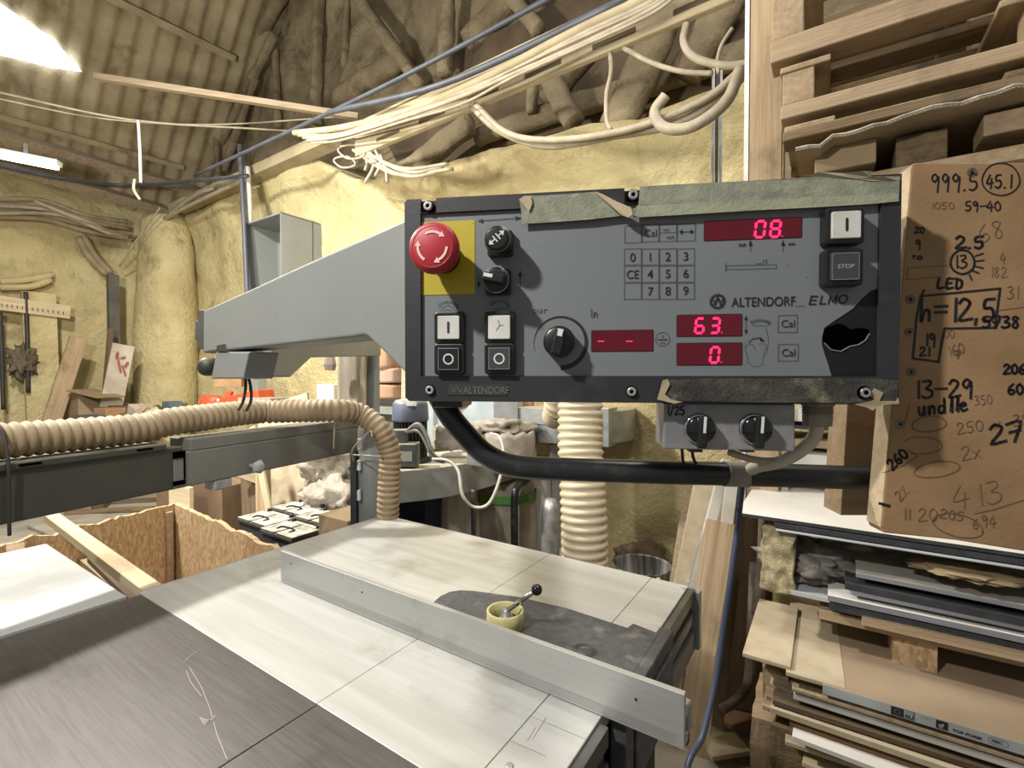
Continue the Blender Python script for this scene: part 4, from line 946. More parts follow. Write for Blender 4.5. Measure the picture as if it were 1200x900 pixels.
sawicon(525, 355, 10.5, 8); sawicon(585.5, 354, 10.5, 8); sawicon(890.5, 376.5, 10.5, 5)
pl(bm, [(518, 361), (525, 357.5), (532, 361)], .0002, f=uvf)
# tilt icon
pl(bm, [(877, 401.5), (882, 397), (890, 395.8), (893, 397.5)], .00035, f=uvf); tri(bm, [(896, 400), (891, 395), (890, 399.5)])
for pts in ([(873, 408), (877, 403), (882, 404), (885, 410)], [(889, 404), (894, 402), (898, 405), (899, 411), (895, 417)], [(873, 402), (873, 410), (876, 418), (876, 424), (881, 429), (887, 430), (893, 427), (894, 418), (896, 410), (900, 404), (900, 395), (897, 384)]): pl(bm, pts, .00014, f=uvf)
# small round dial icon
cc = uvf(776.5, 397.5); 
for k in range(32): 
    a, b2 = 2*PI*k/32, 2*PI*(k+1)/32; pface(bm, PM, [(cc[0]+r*math.cos(t), cc[1]+r*math.sin(t)) for r, t in ((.0062, a), (.0066, a), (.0066, b2), (.0062, b2))], W0)
pl(bm, [(771, 398), (782, 398)], .00035, f=uvf); tpx(bm, 'k', 776.5, 395.5, 3.5); tpx(bm, 'mm', 776.5, 403, 2.8)
# maker's name
lc = uvf(840.8, 353.3)
for k in range(18):
    a = 2*PI*k/18; M_ = PM @ Matrix.Translation((*lc, 0)) @ Matrix.Rotation(a, 4, 'Z'); pface(bm, M_, [(.0060, -.0007), (.0074, -.0005), (.0074, .0005), (.0060, .0007)], W0)
for k in range(32):
    a, b2 = 2*PI*k/32, 2*PI*(k+1)/32; pface(bm, PM, [(lc[0]+r*math.cos(t), lc[1]+r*math.sin(t)) for r, t in ((.0051, a), (.0063, a), (.0063, b2), (.0051, b2))], W0)
pl(bm, [(835, 350), (838, 358), (841, 350), (844, 358), (847, 349.5)], .0004, f=uvf); pl(bm, [(836, 357), (841, 347.5), (846, 357)], .0004, f=uvf)
bm = newprint('symbol_print', bm); tpx(bm, 'ALTENDORF', 857, 359.6, 10.8, bold=.00012, stretch=.80, align='LEFT'); tpx(bm, '®', 927.5, 350.5, 2.2, align='LEFT')
pl(bm, [(931.5, 359), (943, 358.6)], .0002, f=uvf); bm = newprint('maker_name', bm)
for st in ([(957.5, 347.2), (950.5, 347.4), (948.2, 356.6), (955.5, 356.4)], [(949.4, 352), (955.8, 351.8)], [(963, 347), (960.6, 356.2), (967, 356)], [(970.5, 355.9), (973, 346.8), (975.5, 354), (981, 346.4), (978.8, 355.6)], [(986, 346.6), (991, 346.2), (993, 348.5), (992, 352.8), (988.5, 355.4), (984.5, 355), (983, 352), (983.8, 348.6), (986, 346.6)]):
    pl(bm, st, .00062, f=uvf)
build('model_name', bm, ink, pan, M=PM)
# scrawled pencil words on the face
# ---------------------------------------------------------------- handwriting (stroke letters on a 0..1 high box)
GL = {'0': [[(.3, 1), (.08, .75), (.08, .3), (.3, 0), (.52, .25), (.52, .7), (.3, 1)]], '1': [[(.3, 1), (.27, 0)]],
 '2': [[(.05, .8), (.25, 1), (.48, .85), (.4, .55), (.02, .02), (.6, .08)]], '3': [[(.08, .95), (.4, 1), (.45, .78), (.22, .55), (.5, .42), (.48, .12), (.2, 0), (.02, .1)]],
 '4': [[(.3, 1), (.02, .35), (.55, .4)], [(.42, .7), (.36, -.05)]], '5': [[(.52, 1), (.15, .95), (.1, .58), (.42, .55), (.5, .25), (.3, 0), (.03, .08)]],
 '6': [[(.45, 1), (.15, .65), (.06, .25), (.28, 0), (.5, .2), (.38, .45), (.1, .35)]], '7': [[(.02, .95), (.55, 1), (.25, 0)], [(.1, .5), (.5, .55)]],
 '8': [[(.45, .85), (.25, 1), (.1, .8), (.42, .35), (.3, 0), (.08, .2), (.45, .85)]], '9': [[(.48, .8), (.25, 1), (.07, .75), (.25, .52), (.48, .8), (.42, -.1)]],
 '.': [[(.1, .0), (.16, .03)]], ',': [[(.15, .08), (.08, -.15)]], '-': [[(.02, .5), (.6, .53)]], '=': [[(.02, .62), (.55, .66)], [(.02, .36), (.55, .4)]],
 'h': [[(.1, 1), (.06, 0), (.2, .45), (.42, .42), (.42, 0)]], 'L': [[(.2, 1), (.05, .05), (.5, .1)]], 'E': [[(.5, .95), (.12, .9), (.05, .05), (.5, .08)], [(.08, .5), (.42, .52)]],
 'D': [[(.15, .95), (.08, .02), (.45, .15), (.5, .75), (.02, .98)]], 'u': [[(.05, .6), (.08, .1), (.3, .05), (.42, .6), (.45, 0)]], 'n': [[(.05, .6), (.05, 0), (.2, .55), (.42, .5), (.42, 0)]],
 'd': [[(.42, .5), (.15, .5), (.05, .15), (.25, 0), (.42, .3), (.5, 1.05), (.45, 0)]], 'l': [[(.2, .1), (.38, 1.1), (.28, 0)]], 'e': [[(.05, .3), (.42, .4), (.3, .6), (.08, .4), (.15, 0), (.5, .1)]],
 'r': [[(.08, .6), (.1, 0)], [(.1, .35), (.25, .55), (.45, .5)]], 'o': [[(.25, .6), (.05, .4), (.12, .05), (.35, .02), (.45, .35), (.25, .6)]], 't': [[(.2, .9), (.2, 0), (.4, .02)], [(.02, .6), (.45, .6)]],
 'I': [[(.2, 1), (.22, 0)]], 'x': [[(.05, .6), (.45, 0)], [(.45, .6), (.05, 0)]], '/': [[(.5, 1), (.05, -.1)]], 'i': [[(.15, .6), (.15, 0)]], '%': [[(.5, 1), (.05, 0)], [(.1, .9), (.2, .8)], [(.4, .2), (.5, .1)]], ' ': []}
def hand(bm, M, f, W_, s, px, py, h, w, ls=1.0, rot=0, ws=1.0):
    """handwriting: s written from (px,py) baseline, h letter height, in photograph units mapped to the plane by f"""
    x = 0; cr, sr = math.cos(math.radians(rot)), math.sin(math.radians(rot))
    for ch in s:
        for st in GL.get(ch, []):
            pts = [(x+a*h*ws+random.uniform(-.02, .02)*h, b2*h+random.uniform(-.02, .02)*h) for a, b2 in st]
            q = sm([V3((a, b2, 0)) for a, b2 in pts], 3)
            pl(bm, [(px+p.x*cr-p.y*sr, py-(p.x*sr+p.y*cr)) for p in q], w, W_, M, f)
        x += h*.68*ws*ls if ch not in '.,1Il' else h*.42*ws*ls
bm = B(); hand(bm, PM, uvf, W0, 'our', 624, 367, 8, .0003, ws=1.2); hand(bm, PM, uvf, W0, 'In', 691, 372, 10, .0004)
build('handwritten_word', bm, mat('faint pencil', '#3f4344'), pan)
# maker's plate on the lower rim
u0, v0 = uv(525, 463); u1, v1 = uv(594, 450)
bm = B(); pplate(bm, PM, [(u0, v0), (u1, v0), (u1, v1), (u0, v1)], 0, .0006); ep = build('name_plate', bm, mat('worn black plate', '#202124', '#35332f', rough=.5, sc=60), pan)
bm = B(); ft_ = lambda x, y: uv(x, y)
tpx(bm, 'ALTENDORF', 543, 461, 8, bold=.0001, stretch=.84, align='LEFT', f=ft_, W_=.0008)
for a, b2 in (((527, 451.5), (593, 451.5)), ((593, 451.5), (593, 462)), ((593, 462), (527, 462)), ((527, 462), (527, 451.5))): pl(bm, [a, b2], .0001, .0008, PM, ft_)
pl(bm, [(529, 454), (533, 460), (536, 454), (540, 460), (542, 453)], .0003, .0008, PM, ft_); pl(bm, [(529, 460), (535, 452.5), (541, 460)], .0003, .0008, PM, ft_)
build('raised_letters', bm, mat('worn raised letters', '#5d5b57', rough=.5), ep)
# worn ink marks and specks on the face
bm = B()
for k in range(26):
    x, y = random.uniform(500, 1025), random.uniform(255, 435)
    if 965 < x and y > 330: continue
    r = random.uniform(.0002, .0006); c = uvf(x, y); pface(bm, PM, [(c[0]+a*r, c[1]+b2*r*.7) for a, b2 in circ(0, 0, 1, 8)], W0+.00005)
build('dirt_specks', bm, mat('specks', '#4b4a46'), pan)
# tapes
def tapepatch(name, pts, m, w, par=pan, wav=.0006):
    bm = B(); u = [uv(*q, w) for q in pts]; prism(bm, [PM @ V3((a, b2, w+random.uniform(0, wav))) for a, b2 in u], n_*.0004); return build(name, bm, m, par, M=PM)
tapepatch('masking_tape', [(609, 234), (614, 230), (640, 229), (700, 225), (705, 228), (722, 240), (737, 252), (690, 257.5), (640, 261), (612, 262.5), (611, 250)], tapem, .0012)
bm = B(); 
ff = [(697, 225.5), (705, 227), (722, 236), (739, 243), (741, 251), (736, 255), (728, 252), (712, 238)]
hts = [.002, .003, .006, .008, .009, .008, .006, .004]
prism(bm, [PM @ V3((*uv(*q, h_), h_)) for q, h_ in zip(ff, hts)], n_*.0004); build('tape_flap', bm, tapee, pan, M=PM)
bm = B(); ff = [(608, 234), (614, 230), (622, 229.5), (624, 238), (620, 248), (612, 238)]; prism(bm, [PM @ V3((*uv(*q, .003), .003)) for q in ff], n_*.0004); build('tape_flap', bm, tapee, pan, M=PM)
tapepatch('masking_tape', [(750, 219), (800, 216), (860, 213), (920, 210), (960, 207.5), (1000, 207), (1054, 207), (1053, 236), (1022, 239), (960, 243), (880, 247), (800, 252), (742, 255), (742, 246), (748, 240)], tapem, .0012)
tapepatch('tape_stripe', [(748, 242), (800, 239), (880, 235), (960, 230), (1053, 227), (1053, 236), (1022, 239), (960, 243), (880, 247), (800, 252), (742, 255)], mat('greener tape', '#999c7a', '#8d9070', rough=.85, sc=30, bump=.3, bsc=160), .0018)
bm = B(); ff = [(940, 206.5), (960, 202), (985, 203), (1010, 200.5), (1022, 201), (1020, 208), (1035, 207), (1055, 208), (1054, 213), (1020, 212), (1005, 210), (980, 209)]
hts = [.001, .004, .003, .006, .004, .003, .004, .001, .001, .002, .002, .001]
prism(bm, [PM @ V3((*uv(*q, h_), h_)) for q, h_ in zip(ff, hts)], n_*.0005); build('tape_crumple', bm, mat('papery tape', '#b5aa86', '#9e9272', rough=.9, sc=20), pan, M=PM)
tapepatch('masking_tape', [(780, 445), (830, 443.5), (900, 443.5), (960, 443), (1010, 443), (1030, 444), (1052, 446), (1051, 471), (1030, 473), (1020, 476), (1010, 473), (960, 472), (880, 471.5), (800, 470), (771, 468), (774, 458)], taped, .0012)
tapepatch('tape_flap', [(776, 446), (782, 444), (785, 450), (779, 462), (786, 468), (800, 471), (790, 473), (770, 468), (773, 458)], tapee, .0024)
tapepatch('tape_flap', [(1001, 474), (1012, 472), (1024, 468), (1018, 463), (1024, 455), (1035, 460), (1030, 470), (1050, 470), (1052, 466), (1053, 473), (1032, 475), (1022, 481), (1014, 477)], tapee, .0024)
disc_screw(1013, 460, .0046, .003, chrome)
# membrane seam on torn black area
bm = B(); pl(bm, [(1029.5, 342), (1029, 441)], .00025, .0003-.004, PM, lambda x, y: uv(x, y, -.0037)); build('crack_line', bm, mat('grey seam', '#6a6a6a'), pan)

# ---------------------------------------------------------------- switch box under the panel
WS = -.012
sb = thing('switch_box', 'small grey box with two black rotary switches hung under the panel', 'switch box', PM @ V3((*uv(855, 526, WS), WS)))
WM[sb] = PM.copy(); sb.matrix_basis = PM.copy()
fs = lambda x, y: uv(x, y, WS)
a = fs(778, 526); b_ = fs(932, 474)
bm = B(); pplate(bm, PM, rrect(a[0], b_[0], a[1], -.0008, .0012), WS-.05, WS); build('box_shell', bm, mat('scuffed grey box', '#8b8b8d', '#7a7a7c', rough=.42, metal=.3, sc=14, c3='#a09d96', c3sc=10), sb, M=PM, bevel=.0015)
for px, ang in ((822.5, -3), (889, -3)):
    c = at_base(px, 504, WS+.010); M = PM @ Matrix.Translation((c[0], c[1], WS))
    bm = B(); lathe(bm, M, [(.0148, 0), (.0148, .0016), (.0135, .0028)], 40); rg = build('chrome_bezel', bm, chrome, sb, smooth=True)
    bm = B(); lathe(bm, M, [(.0132, .001), (.0132, .008), (.0122, .0098), (.0001, .0102)], 40); kb = build('rotary_switch', bm, mat('glossy black', '#0c0c0e', rough=.15, coat=.4), sb, smooth=True)
    Mr = M @ Matrix.Rotation(math.radians(ang), 4, 'Z'); bm = B(); boxM(bm, Mr, -.0044, .0044, -.0165, .0135, .008, .016); gp = build('switch_handle', bm, blk, kb, bevel=.0018)
    bm = B(); boxM(bm, Mr, -.0002, .0022, -.002, .0130, .0157, .0164); build('pointer_mark', bm, whitep, gp)
bm = B(); hand(bm, PM, fs, WS+.0004, '1/25', 781, 486, 10, .0007, ws=.9); build('marker_writing', bm, inkm, sb)
for x in (817, 878):
    bm = B(); c = fs(x, 527); boxM(bm, PM, c[0]-.006, c[0]+.006, c[1]-.003, c[1], WS-.02, WS-.004); build('box_foot', bm, blk, sb)
cable('switch_wire', [PM @ V3((*uv(799, 524, -.03), -.03)), P(802, 545, .50), P(815, 560, .54)], .0016, cabk, 'thin black wire curling out below the switch box, left one')
cable('switch_wire', [PM @ V3((*uv(811, 524, -.03), -.03)), P(813, 538, .49), P(822, 553, .52)], .0016, cabk, 'thin black wire curling out below the switch box, right one')
# gland and grey cable
gl = thing('cable_gland', 'grey brown ribbed cable gland screwed into the panel underside', 'cable gland', PM @ V3((*uv(958, 500, -.03), -.03)))
gx, gy = uv(958, 473, -.03); MG = Matrix.Translation(PM @ V3((gx, 0, -.03)))
glm = mat('dusty grey gland', '#a0937f', '#8a7e6c', rough=.7, sc=20)
bm = B(); prof_ = [(.0125, 0)]
for k in range(6): prof_ += [(.0135, -.0015-k*.0018), (.0122, -.0024-k*.0018)]
prof_ += [(.0128, -.013), (.0122, -.022), (.006, -.023)]
lathe(bm, MG, prof_, 14); build('gland_body', bm, glm, gl, bevel=0)
bm = B(); lathe(bm, MG, [(.0155, .0), (.0155, -.003)], 6); build('lock_nut', bm, glm, gl)
cable('grey_cable', [MG @ V3((0, 0, -.02)), P(954, 512, .46), P(940, 527, .465), P(915, 541, .475), P(885, 548, .49), P(866, 560, .50)], .0062, mat('dusty grey cable', '#c2b79f', '#ada189', rough=.6, sc=20), 'dusty grey cable curving from the gland down to the black tube')
cable('grey_cable', [P(855, 530, .47), P(880, 538, .475), P(905, 540, .48), P(925, 535, .48)], .0035, cabw, 'thin pale cable crossing under the switch box to the grey cable')
# black handle tube
hb = thing('handle_tube', 'bent black steel tube running under the control panel', 'tube', P(800, 556, .46))
path = [P(513, 462, .525), P(528, 488, .522), P(546, 510, .52), P(566, 530, .517), P(590, 543, .513), P(620, 548, .51), P(680, 550.5, .508), P(760, 553, .505), P(860, 555.5, .502), P(960, 558.5, .5), P(1010, 560, .5), P(1040, 560, .502), P(1062, 556, .508), P(1072, 540, .515), P(1074, 515, .52)]
bm = B(); sweep(bm, sm(path, 8), .0124, 24); build('bent_tube', bm, blkp, hb, smooth=True)
bm = B(); c = uv(533, 471, -.03); boxM(bm, PM, c[0]-.02, c[0]+.012, -.007, .002, -.06, -.012); build('tube_flange', bm, blkp, hb, bevel=.002)
bm = B()
q = P(862, 555.6, .502); axt = (P(960, 558.5, .5)-P(760, 553, .505)).normalized()
Mq = frame(q, q+axt); 
vs = []
for i in range(9):
    s = -.013+.026*i/8; r = []
    for k in range(11):
        t = math.radians(-20+k*26); rr = .0130; y = -math.cos(t)*rr if False else None
        r.append(bm.verts.new(Mq @ V3((s*(1+.35*math.sin(t)*-1*.6), -math.cos(t-1.1)*rr, math.sin(t-1.1)*rr))))
    vs.append(r)
for r0, r1 in zip(vs, vs[1:]):
    for k in range(10): bm.faces.new((r0[k], r0[k+1], r1[k+1], r1[k]))
build('tape_wrap', bm, mat('grey tape wrap', '#8f897a', '#777164', rough=.7, sc=40), hb, smooth=True, solid=.0006)

# ---------------------------------------------------------------- fibreboard with notes
bq = P(1072, 191, .455); n2 = V3((-.16, -1, .02)).normalized()
e_u = UZ.cross(n2)*1.0
e_u = V3((n2.y, -n2.x, 0)).normalized()
if e_u.x < 0: e_u = -e_u
e_v = n2.cross(e_u)
if e_v.z < 0: e_v = -e_v
BM = Matrix((e_u, e_v, n2)).transposed().to_4x4(); BM.translation = bq; BI = BM.inverted()
def bu(px, py, w=0):
    q = BI @ onplane(px, py, bq+n2*w, n2); return q.x, q.y
board = thing('notes_board', 'upright brown fibreboard scribbled with measurements, right of the control panel', 'board', BM.translation, M=BM)
oc = [(1069, 192), (1074, 190.5), (1110, 191), (1200, 190.5), (1420, 189), (1420, 690), (1200, 646), (1120, 633), (1036, 624.5), (1033, 618)]
bm = B(); pplate(bm, BM, [bu(*q) for q in oc], -.024, 0); build('board_sheet', bm, mdf, board, M=BM, bevel=.0012)
bm = B(); oce = [(1066.9, 193), (1068.5, 193), (1034.2, 620), (1032.6, 620)]
pplate(bm, BM, [(bu(1069, 192)[0]-.0006, bu(1069, 192)[1]-.002), (bu(1069, 192)[0]+.0002, bu(1069, 192)[1]-.002), (bu(1033, 618)[0]+.0002, bu(1033, 618)[1]), (bu(1033, 618)[0]-.0006, bu(1033, 618)[1])], -.0235, -.0005); build('sawn_edge', bm, mdfe, board)
bm = B()
def bp(px, py, w): return BM @ V3((*bu(px, py, w), w))
w1, w2 = -.085, -.125
hexa(bm, [bp(985, 604, w1), bp(1030, 604, w1), bp(1030, 604, w1)+n2*-.04, bp(985, 604, w1)+n2*-.04, bp(995, 440, w1), bp(1040, 440, w1), bp(1040, 440, w1)+n2*-.04, bp(995, 440, w1)+n2*-.04])
build('rear_batten', bm, wood, board, bevel=.001)
q = BI @ P(1078, 545, .5); bm = B(); boxM(bm, BM, q.x-.02, q.x+.03, q.y-.015, q.y+.02, -.05, -.0241); build('rear_bracket', bm, steel, board)
BWF = .0004
mk = B(); fbu = lambda x, y: bu(x, y, BWF)
def mh(s, x, y, h, w=.00075, **k): hand(mk, BM, fbu, BWF, s, x, y, h, w, **k)
mh('999.5', 1091, 223, 19, ws=.95); mh('45.1', 1156, 220, 15, ws=.95); mh('59-40', 1131, 247, 11, .0006, ws=1.15); mh('20', 1072, 273, 7, .0006, ws=1.3); mh('9', 1073, 292, 11, .0006); mh('r', 1070, 303, 6, .0006)
mh('2.5', 1120, 291, 14, .0011, ws=1.4); mh('13', 1117, 314, 15, .0007, ws=1.1); mh('LED', 1098, 338, 12, .0011, ws=1.3); mh('h=12,5', 1078, 376, 26, .0013, ws=1.0, ls=.98)
mh('19', 1083, 405, 14, .0008); mh('21', 1078, 417, 10, .0008, ws=1.2); mh('5738', 1151, 384, 13, .0010, ws=1.3); mh('13-29', 1071, 467, 20, .0011, ws=1.15, rot=2); mh('undlle', 1077, 487, 16, .0011, ws=1.05, rot=6)
mh('260', 1046, 551, 12, .0010, rot=42, ws=1.1); mh('27', 1161, 521, 22, .0013, ws=1.4, rot=8); mh('206', 1176, 438, 11, .0010, ws=1.2); mh('60', 1181, 462, 12, .0010, ws=1.2)
def ell(b_, cx, cy, rx, ry, w, a0=0, a1=370, rot=0):
    c_, s_ = math.cos(math.radians(rot)), math.sin(math.radians(rot)); P_ = []
    for k in range(33):
        t = math.radians(a0+(a1-a0)*k/32); x, y = rx*math.cos(t)*(1+.03*math.sin(3*t)), ry*math.sin(t); P_.append((cx+x*c_-y*s_, cy+x*s_+y*c_))
    pl(b_, P_, w, BWF, BM, fbu)
ell(mk, 1173, 210, 22, 19, .0006); ell(mk, 1128, 307, 14, 14, .0009)
for q in (((1143, 300), (1152, 297)), ((1144, 306), (1153, 305)), ((1143, 312), (1152, 314)), ((1139, 317), (1147, 320)), ((1136, 322), (1139, 328))): pl(mk, q, .0007, BWF, BM, fbu)
pl(mk, [(1083, 340), (1080, 347), (1172, 338), (1171, 346), (1166, 384), (1107, 385), (1104, 400), (1100, 424), (1070, 420), (1074, 375), (1079, 347)], .0010, BWF, BM, fbu)
pl(mk, [(1031, 590), (1042, 593)], .0014, BWF, BM, fbu)
ell(mk, 1078, 302, 2.5, 2, .0006)
build('marker_writing', mk, inkm, board, M=BM)
pk = B()
def ph(s, x, y, h, w=.0004, **k): hand(pk, BM, fbu, BWF, s, x, y, h, w, **k)
ph('250 x 35', 1122, 509, 13, ws=1.25, rot=8); ph('413', 1118, 597, 26, ws=1.35, rot=8); ph('11', 1058, 609, 12, .0006); ph('20', 1076, 611, 15, ws=1.2); ph('205', 1101, 607, 11, ws=1.3, rot=-8); ph('6', 1140, 620, 12); ph('94', 1150, 618, 14)
ph('2x', 1128, 540, 16, ws=1.2, rot=10); ph('2%', 1055, 588, 12, rot=40); ph('68', 1148, 285, 20, .0004, ws=1.3, rot=15); ph('160', 1112, 418, 12, rot=15); ph('1050', 1090, 245, 8, .0003, ws=1.5); ph('31', 1180, 350, 14); ph('182', 1160, 325, 12, .0003); ph('350', 1142, 475, 11, .0003, rot=5)
ph('00', 1106, 396, 10, .0003); ph('7', 1120, 420, 9, .0007); ph('4', 1172, 308, 12, .0004)
ell(pk, 1089, 497, 20, 9, .0005, rot=-6); ell(pk, 1123, 616, 30, 13, .0005, rot=14); ell(pk, 1098, 550, 27, 9, .0004, rot=-8); ell(pk, 1080, 522, 24, 10, .00035, a0=-150, a1=120)
pl(pk, [(1142, 602), (1165, 597), (1200, 586)], .0004, BWF, BM, fbu); pl(pk, [(1035, 554), (1060, 545), (1076, 535), (1065, 528)], .0004, BWF, BM, fbu); pl(pk, [(1065, 314), (1110, 311)], .0003, BWF, BM, fbu); pl(pk, [(1064, 314), (1063, 328), (1103, 324)], .0003, BWF, BM, fbu)
pl(pk, [(1165, 364), (1200, 360)], .0003, BWF, BM, fbu); pl(pk, [(1060, 500), (1066, 474)], .0003, BWF, BM, fbu)
build('pencil_writing', pk, pen, board, M=BM)
for px, py in ((1067, 351), (1066, 389), (1068, 436), (1055, 497), (1139, 202)):
    c = bu(px, py); M = BM @ Matrix.Translation((c[0], c[1], 0)); bm = B(); lathe(bm, M, [(.0045, -.001), (.0042, .0004), (.002, .0002)], 16); s_ = build('wood_screw', bm, mat('dull screw', '#7d6d58', '#57493a', rough=.6, metal=.4, sc=90), board)
    bm = B(); boxM(bm, M, -.0018, .0018, -.0003, .0003, .0003, .0006); boxM(bm, M, -.0003, .0003, -.0018, .0018, .0003, .0006); build('cross_slot', bm, hole, s_)
# ================================================================ strand board bin and neighbours
zr = .75
def osbwall(p0, p1, label_i):
    bm = B(); n = 40; a, c = V3(p0), V3(p1); d = c-a; nn = UZ.cross(d).normalized()*.011
    top = []
    for i in range(n+1):
        t = i/n; z = zr+.018*noise.noise(V3((t*9, label_i*7, 0)))+.01*noise.noise(V3((t*31, label_i*3, 1)))-.05*max(0, t-.8)*(label_i == 1); top.append(z)
    for s in (0,):
        v = [[bm.verts.new(V3((*(a+d*(i/n)+nn*sg).xy, z))) for sg in (-1, 1) for z in (0.1, top[i])] for i in range(n+1)]
    for r0, r1 in zip(v, v[1:]):
        for k, j in ((0, 1), (1, 3), (3, 2), (2, 0)): bm.faces.new((r0[k], r0[j], r1[j], r1[k]))
    bm.faces.new((v[0][0], v[0][1], v[0][3], v[0][2])); bm.faces.new((v[-1][0], v[-1][2], v[-1][3], v[-1][1]))
    return bm
oF, oR, oL = G(206, 590, zr), G(330, 644, zr), G(-10, 642, zr)
oN = oR+(oL-oF)*1.0
bin_ = thing('waste_bin', 'large open bin of strand board beyond the saw table', 'bin', ((oF+oR)/2).xy.to_3d())
build('side_panel', osbwall(oF, oR, 1), osbm, bin_); build('side_panel', osbwall(oL, oF, 2), osbm, bin_)
build('side_panel', osbwall(oN, oR, 3), osbm, bin_); build('side_panel', osbwall(oL, oN, 4), osbm, bin_)
bm = B(); prism(bm, [V3((*q.xy, .1)) for q in (oF, oR, oN, oL)], UZ*.02); build('bin_floor', bm, osbm, bin_)
bm = B(); c = oF+V3((.0, -.02, 0)); boxM(bm, Matrix.Translation(V3((c.x+.005, c.y-.02, .1))) @ RF.to_4x4(), -.01, .02, -.03, .0, 0, .62); build('corner_post', bm, wood, bin_)
def dblk(name, x, y, z0, sx, sy, sz, m, label, cat, rz=0, group=None, bev=.003):
    M = Matrix.Translation(V3((x, y, z0))) @ Matrix.Rotation(math.radians(rz), 4, 'Z'); bm = B(); boxM(bm, M, -sx/2, sx/2, -sy/2, sy/2, 0, sz); return single(name, bm, m, label, cat, group, M=M, bevel=bev)
def PX(px, py, Y): q = P(px, py, Y); return q
for k, (a, b_, lab, t) in enumerate((((60, 606, 2.0), (178, 694, 1.27), 'pale squared lath slanting over the strand board bin', .04), )):
    bm = B(); M = beam(bm, P(*a), P(*b_), .045, .03); single('timber_lath', bm, woodp, lab, 'lath', M=M, bevel=.002)
# dark frame bits between plate and lath
bm = B(); M = beam(bm, G(108, 655, .72), G(160, 705, .72), .03, .02); single('thin_offcut', bm, brownt, 'dark thin offcut lying inside the bin below the slanting lath', 'offcut', M=M)
bm = B(); M = beam(bm, G(100, 650, .6), G(150, 690, .6), .08, .02); single('thin_offcut', bm, card, 'flat brown offcut lying in the bin beside the pale grey sheet', 'offcut', M=M)
# batteries
def battery(q, label):
    M = Matrix.Translation(q) @ RF.to_4x4(); th = thing('car_battery', label, 'battery', q, 'dusty batteries beside the bin', M=M)
    bm = B(); boxM(bm, M, -.125, .125, -.078, .078, -.17, -.025); build('case', bm, mat('battery case', '#3c434f', '#2e343e', rough=.5, sc=9), th, M=M, bevel=.006)
    bm = B(); boxM(bm, M, -.130, .130, -.084, .084, -.025, -.008); boxM(bm, M, -.130, -.012, -.084, .05, -.008, .0); boxM(bm, M, .0, .13, -.084, .05, -.008, .0); boxM(bm, M, -.12, .12, .056, .082, -.008, -.002); build('lid', bm, mat('dusty battery lid', '#4b4b49', '#3a3a39', rough=.7, sc=9, dust='#c9bfa8', dustamt=1), th, M=M, bevel=.003)
    for s in (-1, 1):
        bm = B(); lathe(bm, M @ Matrix.Translation((s*.10, .068, -.004)), [(.011, 0), (.010, .016), (.006, .017)], 12); build('terminal', bm, blk, th, smooth=True)
    bm = B(); tube(bm, [M @ V3((-.05, -.05, .001)), M @ V3((-.045, -.02, .004)), M @ V3((.045, -.02, .004)), M @ V3((.05, -.05, .001))], .004, 6); build('handle', bm, blk, th, smooth=True)
c0 = G(343, 618.5, .73)
battery(c0, 'dusty black battery nearest the pale table corner'); battery(c0+U2*.178+UZ*.012, 'dusty black battery farthest right, by the cardboard box')
battery(c0-U1*.27+U2*.03, 'dusty black battery on the left, next to the bin rim'); battery(c0-U1*.27+U2*.21+UZ*.01, 'dusty black battery farthest back of the four')
q = c0-U1*.13+U2*.1; bm = B(); M = Matrix.Translation(V3((q.x, q.y, 0))) @ RF.to_4x4(); boxM(bm, M, -.27, .27, -.18, .18, 0, .555); single('battery_stand', bm, brownt, 'low brown crate carrying the batteries', 'crate', M=M, bevel=.004)
q = P(420, 600, 2.15); dblk('cardboard_box', q.x-.03, q.y, q.z-.3, .2, .2, .3, card, 'cardboard box with bright top left of the column foot', 'box', -33)
# things on the floor behind: brown cabinet, sheets, bags
q = G(255, 640, .0); c = P(250, 575, 3.9)
dblk('plywood_cabinet', c.x-.08, c.y+.2, 0, 1.15, .5, P(240, 560, 3.9).z, ply, 'dark brown plywood cabinet standing behind the bin', 'cabinet', -33)
c = P(212, 575, 3.6); dblk('softwood_board', c.x, c.y, 0, .34, .03, P(212, 568, 3.6).z, woodp, 'pale softwood board upright at the left of the brown cabinet', 'board', -33)
def lean(name, p0, p1, w, t, m, label, cat, up=None, group=None):
    bm = B(); M = beam(bm, P(*p0), P(*p1), w, t, up=up or V3((.35, 1, .1)).normalized()); 
    return single(name, bm, m, label, cat, group, M=M, bevel=.002)
fwd = V3((0, 1, 0))
lean('leaning_sheet', (330, 470, 3.6), (352, 640, 3.4), .52, .02, mdfp, 'tan fibreboard sheet leaning behind the batteries', 'sheet')
lean('leaning_lath', (296, 500, 3.3), (322, 630, 3.1), .05, .02, woodp, 'pale lath leaning at the left side of the tan sheet', 'lath')
lean('leaning_lath', (356, 500, 3.2), (378, 640, 3.0), .06, .02, whitep, 'white lath leaning across the tan sheet', 'lath')
lean('timber_upright', (308, 545, 3.3), (310, 640, 3.2), .09, .05, wood, 'short pale timber upright right of the brown cabinet', 'upright')
lean('leaning_sheet', (292, 548, 3.5), (296, 640, 3.4), .16, .02, brownt, 'narrow dark sheet between cabinet and timber upright', 'sheet')
lean('horizontal_board', (280, 550, 3.4), (312, 562, 3.4), .10, .03, woodp, 'pale board end lying on top of the brown cabinet', 'board')
lean('wooden_ledge', (330, 530, 3.9), (412, 515, 3.9), .22, .1, mat('orange tan timber', '#b98e5f', '#a57b4e', rough=.8, sc=4), 'tan timber ledge behind the crumpled plastic', 'ledge')
